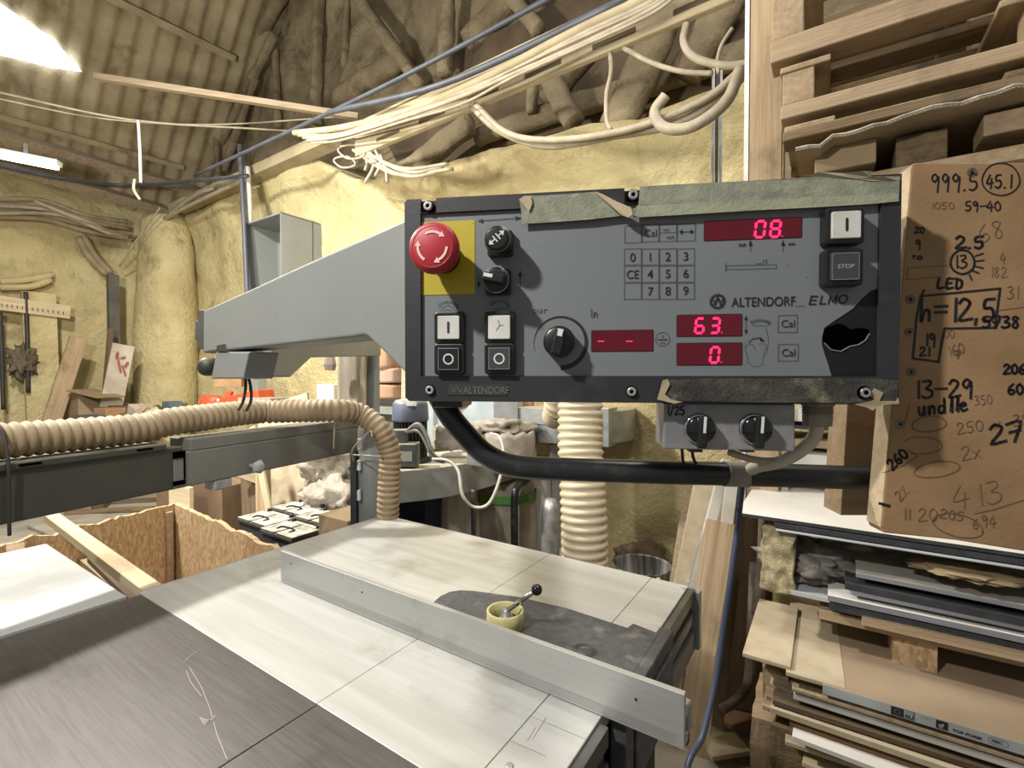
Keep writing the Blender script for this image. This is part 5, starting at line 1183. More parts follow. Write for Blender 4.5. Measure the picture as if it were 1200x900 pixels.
bm = B(); blob(bm, P(392, 545, 2.9), .17, .16, .24, 5, .5, 6); single('plastic_bag', bm, plast, 'crumpled clear plastic bag bulging left of the column', 'plastic bag', smooth=True)
bm = B(); blob(bm, P(388, 592, 2.7), .17, .15, .14, 4, .5, 7); single('plastic_bag', bm, plast, 'lower crumpled plastic bag beside the batteries', 'plastic bag', smooth=True)
bm = B(); blob(bm, P(412, 505, 3.1), .14, .1, .1, 4, .5, 6); single('plastic_bag', bm, plast, 'small crumpled plastic piece just under the grey beam', 'plastic bag', smooth=True)
dblk('bag_stand', P(392, 600, 2.9).x, 2.95, 0, .45, .4, P(392, 600, 2.9).z, brownt, 'brown crate under the plastic bags', 'crate', -33)
# floor scatter left
for k, (x, y, w, l, rz, m, lab) in enumerate(((22, 640, .5, .3, 10, sack, 'grey crumpled sheet on the floor at far left'), (70, 625, .9, .2, -30, conc, 'flat dusty board on the floor beneath the beam, left'), (130, 600, .8, .12, 10, woodd, 'weathered board on the floor beneath the beam, middle'), (170, 588, .6, .1, 15, brownt, 'dark strip on the floor beyond the weathered board'))):
    q = G(x, y, .0); dblk('floor_board', q.x, q.y, .005, w, l, .03, m, lab, 'board', rz)
q = P(20, 655, 1.75); bm = B(); beam(bm, P(18, 640, 1.9), P(20, 700, 1.8), .05, .04); single('short_post', bm, wood, 'short timber post standing at the far left below the strap', 'post')

# ================================================================ dust extractor group
ext = thing('extractor_duct', 'curved galvanised extractor duct with dusty top, behind the black tube', 'duct', P(530, 560, 2.6))
zt_, zb_ = .965, .80
front = [P(425, 540, 2.35), P(470, 540, 2.42), P(510, 540, 2.5), P(545, 540, 2.62), P(580, 540, 2.82), P(616, 540, 3.12)]
back = [P(440, 540, 2.9), P(490, 540, 2.98), P(540, 540, 3.12), P(600, 540, 3.45)]
bm = B(); prism(bm, [V3((*q.xy, zb_)) for q in sm(front, 5)]+[V3((*q.xy, zb_)) for q in sm(back, 4)[::-1]], UZ*(zt_-zb_)); build('duct_body', bm, mat('dusty duct steel', '#a3a49f', '#92938d', rough=.5, metal=.2, sc=7, dust='#d4c8ab', dustamt=1), ext, bevel=.004)
bm = B(); boxM(bm, Matrix.Translation(P(600, 500, 3.1)), -.12, .04, -.02, .1, -.12, .18); build('duct_riser', bm, galv, ext, bevel=.004)
mo = thing('extractor_motor', 'electric motor with blue grey cap standing on the curved duct', 'motor', V3((P(481, 520, 2.7).x, 2.7, zt_)))
MM = Matrix.Translation(V3((P(481, 520, 2.7).x, 2.7, zt_)))
zc0, zc1 = P(481, 493, 2.7).z-zt_, P(481, 467, 2.7).z-zt_
bm = B(); lathe(bm, MM, [(.10, zc0), (.103, zc0+.01), (.098, zc1-.03), (.085, zc1-.01), (.04, zc1)], 32); build('motor_cap', bm, bluem, mo, smooth=True)
bm = B()
for k in range(30):
    a = 2*PI*k/30; M = MM @ Matrix.Rotation(a, 4, 'Z'); boxM(bm, M, .06, .094, -.003, .003, .02, zc0)
lathe(bm, MM, [(.078, 0), (.078, zc0)], 32); build('cooling_fins', bm, mat('black fins', '#25272b', rough=.5), mo)
bm = B(); lathe(bm, MM, [(.12, 0), (.12, .015), (.09, .03)], 28); build('motor_flange', bm, blk, mo, smooth=True)
bm = B(); q = P(484, 472, 2.6); boxM(bm, Matrix.Translation(V3((q.x, 2.595, P(482, 474, 2.6).z))), -.035, .02, 0, .006, -.008, .012); build('rating_plate', bm, whitep, mo)
bm = B(); q = P(480, 533, 2.5); boxM(bm, Matrix.Translation(V3((q.x-.02, 2.5, zt_+.01))), -.075, .065, -.03, .06, 0, .12); boxM(bm, Matrix.Translation(V3((q.x-.02, 2.5, zt_+.01))), -.075, .0, -.01, .06, .12, .19); jb = build('junction_box', bm, mat('grey switch housing', '#5d615f', '#4e5250', rough=.5, sc=8, dust=DUST), mo, bevel=.006)
bm = B(); boxM(bm, Matrix.Translation(V3((q.x-.02, 2.467, zt_+.01))), -.05, .04, 0, .004, .03, .08); build('paper_label', bm, mat('pale label', '#a9a79a'), jb)
for k, lab in enumerate(('upper', 'middle', 'lower')):
    cable('motor_cable', [P(476, 506, 2.5), P(490, 497+k*4, 2.46), P(500, 512+k*4, 2.45), P(507, 532+k*2, 2.45), P(520, 541, 2.5)], .011, cabk if k == 1 else mat('grey sheathed cable', '#7f7c74', rough=.5), '%s of the cables looping from the junction box' % lab, group='cables at the motor')
cable('hanging_cable', [P(507, 538, 2.4), P(525, 540, 2.35), P(537, 552, 2.3), P(542, 580, 2.25), P(555, 594, 2.25), P(573, 590, 2.25), P(586, 560, 2.3), P(590, 530, 2.4), P(585, 512, 2.5), P(575, 508, 2.6)], .008, mat('pale grey cable', '#c7c0ae', '#a9a291', rough=.5, sc=9), 'pale cable hanging in a deep loop in front of the curved duct')
# canvas collars
def collar(px, py, Y, r, h, label):
    bm = B(); c = P(px, py, Y); rows = []
    for z, k in ((0, 1), (h*.35, 1.04), (h*.4, .99), (h*.85, 1.0), (h, .96), (h*.92, .84), (h*.5, .8)):
        rows.append([bm.verts.new(V3((c.x+r*k*math.cos(2*PI*j/36)*(1+.04*math.sin(j*1.7)), c.y+r*k*math.sin(2*PI*j/36), c.z+z+.012*math.sin(j*2.1)))) for j in range(36)])
    for r0, r1 in zip(rows, rows[1:]):
        for j in range(36): bm.faces.new((r0[j], r0[(j+1) % 36], r1[(j+1) % 36], r1[j]))
    single('filter_collar', bm, sack, label, 'collar', smooth=True)
collar(537, 523, 2.9, .15, .12, 'dusty cloth filter collar right of the motor')
collar(590, 545, 3.0, .20, .22, 'larger dusty cloth collar behind the lower bend of the black tube')
bm = B(); blob(bm, P(588, 502, 3.0), .17, .13, .06, 4, .6, 6); single('crumpled_cloth', bm, sack, 'crumpled dusty cloth lying on the larger filter collar', 'cloth', smooth=True)
q = P(562, 540, 2.6); dblk('small_steel_box', q.x, q.y, zt_, .1, .1, .11, galv, 'small steel box on the duct between the two filter collars', 'box', -33)
# galvanised round housing further back with sticker
gh = thing('fan_housing', 'galvanised fan housing with yellow sticker behind the black tube', 'fan housing', P(650, 520, 3.15))
bm = B(); c = P(672, 500, 3.35); lathe(bm, Matrix.Translation(V3((c.x, c.y, P(640, 519, 3.0).z))), [(.40, 0), (.42, .0), (.42, .20), (.40, .205)], 48); build('housing_drum', bm, galv, gh, smooth=True, bevel=.003)
bm = B(); q = P(601, 501, 2.98); lathe(bm, Matrix.Translation(P(603, 498, 2.93)) @ Matrix.Rotation(PI/2, 4, 'X'), [(.026, 0), (.026, .003)], 20); build('yellow_sticker', bm, mat('yellow sticker', '#d8d43a', rough=.5), gh)
bm = B(); boxM(bm, Matrix.Translation(P(596, 485, 3.2)) @ RF.to_4x4(), -.01, .34, -.05, .0, -.05, .045); build('bracket', bm, galv, gh)
q = P(704, 500, 3.0); bm = B(); boxM(bm, Matrix.Translation(q) @ RF.to_4x4(), -.02, .07, -.04, .1, -.12, .12); single('duct_flange', bm, galv, 'grey metal flange just right of the tall cream hose', 'flange', bevel=.003)
bm = B(); boxM(bm, Matrix.Translation(P(515, 490, 3.6)) @ RF.to_4x4(), -.75, .62, 0, .2, -.22, .16); single('metal_trough', bm, mat('pale blue galvanised', '#b3bfc3', '#9dacb1', rough=.5, metal=.3, sc=5), 'pale blue grey metal trough behind the motor', 'trough', bevel=.004)
for k, (x0, x1, y, lab) in enumerate(((512, 570, 475, 'left'), (560, 625, 474, 'right'))):
    bm = B(); tube(bm, [P(x0, y, 3.55), P((x0+x1)/2, y-5, 3.5), P(x1, y, 3.5)], .06, 12); single('brown_sack', bm, terr, lab+' brown rolled sack lying on the trough behind the motor', 'sack', smooth=True)
for k, (x, y, sx, sz, m, lab) in enumerate(((452, 418, .3, .24, terr, 'upper'), (456, 440, .34, .13, mat('pinkish sack', '#b48c73', '#a07a62', rough=.85, sc=6), 'middle'), (456, 458, .34, .12, terr, 'lower'))):
    bm = B(); c = P(x, y, 3.9); bmesh.ops.create_cube(bm, size=1)
    bmesh.ops.subdivide_edges(bm, edges=bm.edges, cuts=5, use_grid_fill=True)
    for v in bm.verts:
        d = v.co; k_ = 1-.25*((abs(d.x)*2)**4+(abs(d.y)*2)**4)/2; v.co = c+RF @ V3((d.x*sx*1.4, d.y*.35, d.z*sz*k_))+V3((0, 0, .02*noise.noise(d*6)))
    single('paper_sack', bm, m, lab+' brown paper sack stacked between column and panel', 'sack', 'paper sacks behind the column', smooth=True)
bm = B(); boxM(bm, Matrix.Translation(P(456, 475, 3.9)) @ RF.to_4x4(), -.35, .35, -.2, .3, -.05, 0); single('sack_shelf', bm, galv, 'thin metal shelf carrying the paper sacks', 'shelf')
bm = B(); beam(bm, P(474, 398, 3.5), P(473, 468, 3.5), .03, .03); single('thin_upright', bm, woodp, 'thin timber upright right of the paper sacks, at the panel edge', 'upright')
# below the duct
q = P(492, 600, 2.6); dblk('blue_cabinet', P(480, 600, 2.75).x, 2.85, 0, .34, .3, zb_-.005, blued, 'dark blue steel cabinet under the curved duct', 'cabinet', -20)
bm = B(); c = P(493, 606, 2.62); boxM(bm, Matrix.Translation(c) @ Matrix.Rotation(math.radians(-20), 4, 'Z'), -.03, .03, -.0, .004, -.04, .04); 
build('paper_label', bm, mat('grey label', '#6d7486'), None) if False else bm.free()
def bag(px, Y, w, z1, m, label, z0=0.0):
    c = P(px, 600, Y); bm = B(); rows = []
    for j in range(25):
        t = j/24; z = z0+(z1-z0)*t; rr = w/2*(1-.12*t+.1*math.sin(t*PI)); 
        rows.append([bm.verts.new(V3((c.x+math.cos(2*PI*k/40)*rr*(1+.08*noise.noise(V3((math.cos(2*PI*k/40)*2, math.sin(2*PI*k/40)*2, z*2+px)))), c.y+math.sin(2*PI*k/40)*rr*.8*(1+.06*math.sin(k*1.3+z*2)), z))) for k in range(40)])
    for r0, r1 in zip(rows, rows[1:]):
        for k in range(40): bm.faces.new((r0[k], r0[(k+1) % 40], r1[(k+1) % 40], r1[k]))
    bm.faces.new(rows[-1])
    return single('dust_bag', bm, m, label, 'dust bag', smooth=True)
bag(530, 2.95, .34, zb_-.01, plastw, 'translucent whitish plastic dust bag under the duct')
g1 = bag(590, 3.05, .42, zb_-.02, sack, 'brownish dust bag with green band under the duct')
bm = B(); c = P(590, 600, 3.05); lathe(bm, Matrix.Translation(V3((c.x, c.y, zb_-.13))), [(.212, 0), (.212, .05)], 40, cap=False)
for v in bm.verts: v.co.y = c.y+(v.co.y-c.y)*.86
build('green_band', bm, green, g1, smooth=True)
cable('leg_tube', [P(555, 574, 2.55), P(555, 600, 2.55), P(555, 700, 2.6)], .014, mat('grey leg', '#55575a', rough=.4, metal=.4), 'straight dark steel leg under the curved duct', 'leg')
cable('leg_tube', [P(618, 562, 2.9), P(607, 570, 2.8), P(603, 585, 2.75), P(603, 650, 2.75), P(603, 740, 2.8)], .022, blkp, 'dark bent steel leg right of the green banded bag', 'leg')
bag(628, 3.2, .22, .9, plastw, 'folded grey plastic sheet hanging left of the tall cream hose')
bm = B(); lathe(bm, Matrix.Translation(P(645, 640, 2.6)), [(.05, -.5), (.05, .2), (.03, .26)], 20); single('steel_canister', bm, steel, 'grey steel canister half hidden by the tall cream hose', 'canister', smooth=True)
bm = B(); beam(bm, P(650, 520, 3.25), P(650, 640, 3.25), .1, .08); single('housing_leg', bm, steel, 'steel leg under the galvanised fan housing', 'leg')
# tall cream hose
hb2 = [P(679, 440, 2.05), P(680, 480, 2.05), P(680, 520, 2.03), P(682, 560, 2.0), P(684, 600, 1.98), P(685, 640, 1.97), P(686, 680, 1.97), P(688, 740, 1.97), P(692, 830, 1.97)]
bm = B(); ribhose(bm, [P(655, 415, 2.25), P(668, 405, 2.15), P(676, 415, 2.07)]+hb2, .092, .0335, .0055, 36); single('ribbed_hose', bm, hosew, 'wide cream ribbed hose hanging down behind the black tube', 'hose', smooth=True)
bm = B(); ribhose(bm, [P(653, 440, 2.5), P(654, 470, 2.5), P(652, 484, 2.6), P(650, 488, 2.75)], .07, .03, .004, 24); single('ribbed_hose', bm, hosew, 'short cream hose end beside the top of the wide one', 'hose', smooth=True)
# bucket
bk = thing('paint_bucket', 'open round metal bucket with splashed inside beside the cream hose', 'bucket', (P(752, 660, 2.9).x, 2.9, 0))
MBk = Matrix.Translation(V3((P(752, 660, 2.9).x, 2.9, 0))); zk = P(752, 661, 2.9).z
bm = B(); lathe(bm, MBk, [(.155, 0), (.172, zk-.01), (.178, zk), (.170, zk+.002), (.166, zk-.012), (.152, .02), (.001, .02)], 40, cap=False); build('bucket_shell', bm, mat('splashed bucket', '#b9b7b0', '#4c4a46', rough=.35, metal=.5, sc=3, stretch=(9, 9, .8)), bk, smooth=True)
bm = B(); blob(bm, P(758, 655, 3.17), .19, .05, .12, 4, .5, 6); single('paper_bag', bm, mat('brown grimy bag', '#8c7355', '#6f5a41', rough=.9, sc=8), 'crumpled brown bag behind the metal bucket', 'bag', smooth=True)
q = G(740, 690, 0)
# ================================================================ timber and boards leaning right of the table
L1 = [((834, 555, 2.45), (796, 760, 2.05), .15, .02, mdfp, 'broad pale fibreboard strip leaning left of the white edged one', 'board'),
 ((818, 560, 2.6), (788, 760, 2.3), .12, .02, mdfe, 'tan fibreboard strip leaning farthest left, against the foam wall', 'board'),
 ((851, 540, 2.3), (800, 740, 1.9), .045, .03, mat('white edged strip', '#d6d0c2', '#c3bcab', rough=.6, sc=6), 'narrow white edged strip leaning right of the pale fibreboard', 'strip'),
 ((862, 545, 2.5), (822, 790, 2.1), .13, .03, brownt, 'dark brown board in shade behind the white edged strip', 'board'),
 ((845, 612, 1.85), (808, 880, 1.62), .105, .05, wood, 'thick dusty plank leaning in the middle, left of the blue cable', 'plank'),
 ((860, 545, 1.9), (847, 652, 1.82), .045, .02, mat('grey drilled strip', '#bfb7a6', '#a8a08e', rough=.6, sc=8), 'pale drilled strip standing above the thick dusty plank', 'strip'),
 ((872, 560, 2.0), (838, 850, 1.8), .05, .03, brownt, 'narrow brown batten behind the blue cable', 'batten'),
 ((884, 600, 2.1), (868, 830, 1.95), .18, .02, ply, 'dark reddish plywood piece standing behind the blue cable', 'board'),
 ((800, 745, 1.75), (776, 840, 1.62), .06, .03, woodd, 'weathered batten leaning close to the table corner', 'batten')]
for p0, p1, w, t, m, lab, cat in L1: lean('leaning_'+cat, p0, p1, w, t, m, lab, cat)
for k, (p, lab) in enumerate((([(884, 660, 1.85), (880, 740, 1.85), (876, 800, 1.85), (860, 822, 1.8), (845, 832, 1.78)], 'rough grey stick bending at the floor beside the sheet stack'), ([(895, 606, 1.8), (892, 660, 1.8), (886, 720, 1.8)], 'dark round stick hanging by the foam slab'))):
    cable('rough_stick', p, .018, mat('grimy stick', '#7d6a58', '#5e4f42', rough=.9, sc=12, bump=.5), lab, 'stick')
cable('blue_cable', [P(872, 553, .522), P(869, 575, .52), P(864, 620, .515), P(856, 680, .505), P(847, 740, .50), P(838, 800, .49), P(824, 860, .475), P(800, 940, .45), V3((.15, .41, .8)), V3((.16, .38, .4)), V3((.2, .4, .05)), V3((.3, .5, .005))], .0032, blue, 'long blue cable hanging from the black tube down to the floor')
# ================================================================ sheet stacks on the right
def sheet(px, py, b, t, aw, dep, m, label, cat='sheet', group=None, off=0, name='laminate_sheet', bev=.0015, edge=None, rz=0, edgeh=None):
    q = inF(FB(px, py, b)); M = Matrix.Translation(F(q[0], b, q[2]-t)) @ RF.to_4x4() @ Matrix.Rotation(math.radians(rz), 4, 'Z')
    bm = B(); boxM(bm, M, 0, aw, 0, dep, 0, t)
    if edge is None: return single(name, bm, m, label, cat, group, M=M, bevel=bev)
    th = thing(name, label, cat, M.translation, group, M=M); build('sheet_core', bm, m, th, M=M, bevel=bev)
    bm = B(); boxM(bm, M, 0, aw, -.0015, 0, .001, (edgeh or t)-.001); build('edge_band', bm, edge, th, M=M); 
    return th
zz = inF(FB(863, 600, 1.235))
sheet(863, 600, 1.235, .012, 1.6, .78, whiteb, 'broad white sheet with dark edge on top of the rack, behind the tube end', edge=darke)
sheet(907, 612, 1.235, .016, 1.6, .7, darke, 'dark laminate sheet directly below the broad white one', edge=None)
sheet(909, 620, 1.23, .006, 1.6, .7, stripm, 'thin silver edged sheet below the dark laminate sheet')
# stack behind (upper left of rack)
for k, (px, py, b, t, m, lab) in enumerate(((905, 513, 1.75, .03, mat('honey board', '#b59766', '#a3855a', rough=.7, sc=4, stretch=(.7, 8, 8)), 'honey coloured board seen below the switch box, middle of the back stack'), (890, 528, 1.7, .05, whiteb, 'white board of the back stack, just above the black tube'), (893, 497, 1.75, .012, darke, 'black edged sheet of the back stack'), (893, 478, 1.78, .05, whiteb, 'topmost white board of the back stack, beside the gland'))):
    sheet(px, py, b, t, 1.5, .33, m, lab, name='stacked_board', cat='board')
q = inF(FB(872, 560, 1.72)); bm = B(); boxF(bm, q[0]+.0, q[0]+1.4, 1.72, 2.05, inF(FB(872, 560, 1.72))[2]-.0, inF(FB(890, 541, 1.72))[2]); 
single('stacked_board', bm, mdfp, 'thick pale block at the bottom of the back stack', 'board')
# foam slab and wrapped stuff under the white sheet
bm = B(); a0_, z1 = inF(FB(893, 611, 1.26))[0], inF(FB(893, 611, 1.26))[2]; z0 = inF(FB(895, 692, 1.26))[2]; a1_ = inF(FB(930, 640, 1.26))[0]
n_0 = len(bm.verts)
for j in range(21):
    pass
boxF(bm, a0_, a1_, 1.26, 1.62, z0, z1-.012); bmesh.ops.subdivide_edges(bm, edges=bm.edges, cuts=16, use_grid_fill=True)
for v in bm.verts: v.co += V3((noise.noise(v.co*30), noise.noise(v.co*31+V3((5, 5, 5))), noise.noise(v.co*29)))*.012
single('foam_slab', bm, foamy, 'rough yellow foam slab on edge under the broad white sheet', 'foam', smooth=True)
bm = B(); q = FB(950, 655, 1.42); blob(bm, q, .14, .12, .055, 4, .5, 7, R=RF); single('plastic_wrapping', bm, mat('grey plastic film', '#8b8478', '#6f695e', rough=.35, sc=9, bump=.5), 'crumpled grey plastic film stuffed between foam slab and grey sheets', 'plastic film', smooth=True)
bm = B(); q = FB(1010, 650, 1.5); blob(bm, q, .12, .08, .03, 4, .6, 8, R=RF); single('plastic_wrapping', bm, plast, 'torn plastic scrap under the dark laminate sheet', 'plastic film', smooth=True)
for k, (px, py, b, t, aw, m, lab) in enumerate(((1003, 671, 1.24, .014, 1.2, greyl, 'topmost grey sheet in the middle stack'), (990, 682, 1.235, .022, .9, darke, 'dark sheet second from the top of the middle stack'), (998, 690, 1.235, .018, .9, greyl, 'grey sheet third from the top of the middle stack'), (970, 697, 1.23, .018, 1.3, whiteb, 'pale grey edged sheet fourth in the middle stack, sticking out left'), (925, 691, 1.26, .015, 1.4, stripm, 'silver sheet poking out left under the foam slab'), (972, 706, 1.235, .022, 1.3, darke, 'black sheet at the bottom of the middle stack'), (1035, 662, 1.4, .010, .8, whiteb, 'light sheet set back under the plastic scrap'))):
    sheet(px, py, b, t, aw, .62, m, lab, edge=(greyl if m is whiteb else None), rz=-1.5+k*.4 if k < 4 else 0)
bm = B(); q = FB(1130, 668, 1.3); blob(bm, q, .11, .08, .012, 4, .4, 6, R=RF); single('paper_scrap', bm, card, 'buff paper scrap lying on the topmost grey sheet', 'paper', smooth=True)
sheet(960, 714, 1.27, .03, .5, .1, wood, 'timber bearer end under the black sheet', name='timber_bearer', cat='bearer')
sheet(1010, 720, 1.235, .032, 1.3, .07, wood, 'long timber bearer running right under the black sheet', name='timber_bearer', cat='bearer')
q = inF(FB(1046, 738, 1.3)); bm = B(); boxF(bm, q[0], q[0]+.1, 1.3, 1.42, inF(FB(1046, 792, 1.3))[2], q[2]); single('spacer_block', bm, osbm, 'strand board spacer block between the two sheet stacks', 'block')
# lower pile of fibreboard
LP = [(870, 765, 1.085, .012, .125, .42, mdfp, 'small tan sheet projecting left on top of the lower pile', 0), (921, 787, 1.072, .012, .14, .5, mdfp, 'tan sheet beside the projecting one, with faint pencil line', 2)]
for k, (px, py, b, t, aw, dep, m, lab, rz) in enumerate(LP): sheet(px, py, b, t, aw, dep, m, lab, name='fibreboard_sheet', cat='sheet', rz=rz)
et = sheet(964, 801, 1.07, .028, 1.1, .62, mat('brown fibreboard face', '#a48a68', '#93795a', rough=.7, sc=3), 'thick board with pale grey printed edge film on the lower pile', name='coated_board', edge=stripm)
qe = inF(FB(964, 801, 1.07)); ME_ = Matrix.Translation(F(qe[0], 1.0683, qe[2]-.028)) @ RF.to_4x4() @ Matrix.Rotation(PI/2, 4, 'X')
IE = ME_.inverted(); fE = lambda x, y: (IE @ FB(x, y, 1.0683)).to_2d()
bm = B()
x0 = fE(1044, 828)[0]; x1 = fE(1059, 832)[0]; pface(bm, ME_, [(x0, .004), (x1, .004), (x1, .024), (x0, .024)], .0004)
pface(bm, ME_, [(x0+.045, .003), (x0+.0465, .003), (x0+.0465, .025), (x0+.045, .025)], .0004)
for ya in (.0035, .0245): pface(bm, ME_, [(x0, ya-.0004), (x0+.046, ya-.0004), (x0+.046, ya+.0004), (x0, ya+.0004)], .0004)
textmesh(bm, ME_, 'EU', x1+.003, .0055, .0085, .0004, bold=.0004, stretch=1.1); textmesh(bm, ME_, 'MADE IN', x1+.003, .018, .003, .0004)
xl = fE(1097, 840)[0]; pface(bm, ME_, [(xl, .004), (xl+.022, .004), (xl+.022, .024), (xl, .024)], .0004)
textmesh(bm, ME_, 'TOP FORM', fE(1116, 845)[0], .007, .0065, .0004, bold=.0003, stretch=1.15)
xr = fE(1158, 858)[0]; ew = .034
pts = rrect(xr, xr+ew, .006, .021, .0074)
for a, c in zip(pts, pts[1:]+pts[:1]):
    d = (V3((*c, 0))-V3((*a, 0)));
    if d.length < 1e-6: continue
    nn = V3((-d.y, d.x, 0)).normalized()*.0004; pface(bm, ME_, [(V3((*a, 0))-nn).to_2d(), (V3((*c, 0))-nn).to_2d(), (V3((*c, 0))+nn).to_2d(), (V3((*a, 0))+nn).to_2d()], .0004)
textmesh(bm, ME_, 'PEFC', xr+.006, .0105, .006, .0004, bold=.0003)
textmesh(bm, ME_, 'www.topform', fE(1079, 836)[0], .018, .0022, .0004)
build('printed_marks', bm, ink, et)
bm = B(); textmesh(bm, ME_, 'tf', xl+.005, .007, .010, .0008, bold=.0008)
for k in range(12):
    c_ = V3(((x0+x1)/2+.0055*math.cos(k*PI/6), .014+.0055*math.sin(k*PI/6), 0)); pface(bm, ME_, [(c_.x-.0006, c_.y-.0006), (c_.x+.0006, c_.y-.0006), (c_.x+.0006, c_.y+.0006), (c_.x-.0006, c_.y+.0006)], .0008)
build('light_marks', bm, stripm, et)
LP2 = [(928, 806, 1.07, .010, 1.4, .5, mdfe, 'thin tan sheet edge just under the printed board', 0), (930, 812, 1.075, .018, 1.4, .5, whiteb, 'white edged sheet second under the printed board', 0), (905, 820, 1.06, .014, 1.3, .5, brownt, 'dark sheet in the lower pile below the white edged one', 1),
 (903, 829, 1.05, .016, .5, .4, mdfp, 'short light edged sheet ending in mid pile', 0), (925, 846, 1.06, .018, 1.2, .5, mdf, 'brown sheet under the short light edged one', 0), (928, 862, 1.02, .014, .6, .4, whiteb, 'chipped pale sheet low in the pile', -2), (965, 875, 1.05, .016, 1.1, .5, mdfp, 'tan sheet near the bottom of the pile, right', 0), (915, 878, 1.1, .08, .4, .3, brownt, 'dark block low in the pile behind the chipped sheet', 0)]
for k, (px, py, b, t, aw, dep, m, lab, rz) in enumerate(LP2): sheet(px, py, b, t, aw, dep, m, lab, name='fibreboard_sheet', cat='sheet', rz=rz)
# timber supports left of the pile
for k, (px, py, b, w, d, m, lab) in enumerate(((893, 782, 1.15, .07, .2, wood, 'upright timber block directly below the projecting tan sheet'), (880, 838, 1.1, .10, .25, wood, 'broken edged timber block at the left foot of the pile'), (905, 850, 1.08, .09, .2, woodd, 'timber block beside the broken edged one'))):
    q = inF(FB(px, py, b)); bm = B(); boxF(bm, q[0], q[0]+w, b, b+d, 0.0, q[2]); bmesh.ops.subdivide_edges(bm, edges=bm.edges, cuts=4, use_grid_fill=True)
    for v in bm.verts: v.co += V3((noise.noise(v.co*14), noise.noise(v.co*15), 0))*.012
    single('timber_block', bm, m, lab, 'block')
bm = B(); q = inF(FB(965, 890, 1.15)); boxF(bm, q[0], q[0]+1.5, 1.2, 1.75, 0, q[2]); single('pile_base', bm, brownt, 'dark timber base under the lower pile of sheets', 'base')
for k, (px, py, b, aw, dep, m, lab) in enumerate(((902, 800, 1.12, .10, .2, mdfp, 'small pale offcut wedged under the projecting sheets, uppermost'), (897, 815, 1.10, .12, .2, wood, 'second small offcut wedged at the left end of the pile'), (893, 826, 1.09, .13, .22, mdfe, 'third small offcut wedged at the left end of the pile'), (920, 868, 1.05, .22, .2, mdfp, 'pale offcut lying low at the front of the pile'), (940, 893, 1.03, .3, .2, woodp, 'lowest pale board edge at the bottom of the view'))):
    sheet(px, py, b, .012, aw, dep, m, lab, name='wedged_offcut', cat='offcut', rz=(-3, 4, -2, 2, -4)[k])
# hidden rack legs behind the stacks
bm = B(); boxF(bm, 1.62, 1.7, 1.7, 1.78, 0, inF(FB(907, 630, 1.23))[2]-.0); single('rack_post', bm, wood, 'timber post of the rack in the shade between the stacks', 'post')
# offcuts on the floor right
FO = [(868, 775, .34, .12, 40, 'small board on the floor beside the upright timber block', mdfp), (850, 800, .32, .16, -25, 'wide dusty offcut on the floor behind the blue cable', mdfp), (866, 845, .2, .12, 20, 'tan offcut lying on others beside the blue cable', mdf), (882, 868, .2, .03, 60, 'narrow dark offcut near the bottom edge', brownt), (848, 880, .16, .10, 10, 'small offcut at the bottom edge right of the blue cable', mdfp), (795, 800, .3, .05, 70, 'narrow offcut on the floor near the table corner', woodd), (800, 850, .18, .06, -15, 'small scrap on the floor under the fence end', wood), (833, 755, .3, .08, -50, 'short offcut leaning on the floor by the planks', woodp)]
for k, (x, y, w, d, rz, lab, m) in enumerate(FO):
    q = G(x, y, .02); dblk('floor_offcut', q.x, q.y, .01+.02*(k % 3), w, d, .018, m, lab, 'offcut', rz, 'offcuts on the floor at right', .002)

# ================================================================ timber post, pallets and card up right
q0 = FB(875, 207, 1.62); q1 = FB(920, 207, 1.62); a_0, a_1 = inF(FB(879, 100, 1.62))[0], inF(FB(917, 100, 1.62))[0]
bm = B(); boxM(bm, MF, a_0, a_1, 1.62, 1.66, .9, 3.6); single('timber_post', bm, wood, 'tall broad softwood post rising behind the panel top', 'post', M=MF @ Matrix.Translation((a_0, 1.62, .9)) @ Matrix.Rotation(PI/2, 4, 'Y').inverted(), bevel=.003)
bm = B(); boxM(bm, MF, a_1+.002, a_1+.03, 1.66, 1.72, .9, 3.4); single('timber_post', bm, woodp, 'narrow pale post just right of the broad one', 'post', bevel=.003)
bm = B(); boxM(bm, MF, a_0-.02, a_0-.004, 1.62, 1.65, .9, 3.6); single('white_strip', bm, whitep, 'thin white strip on the left edge of the broad timber post', 'strip')
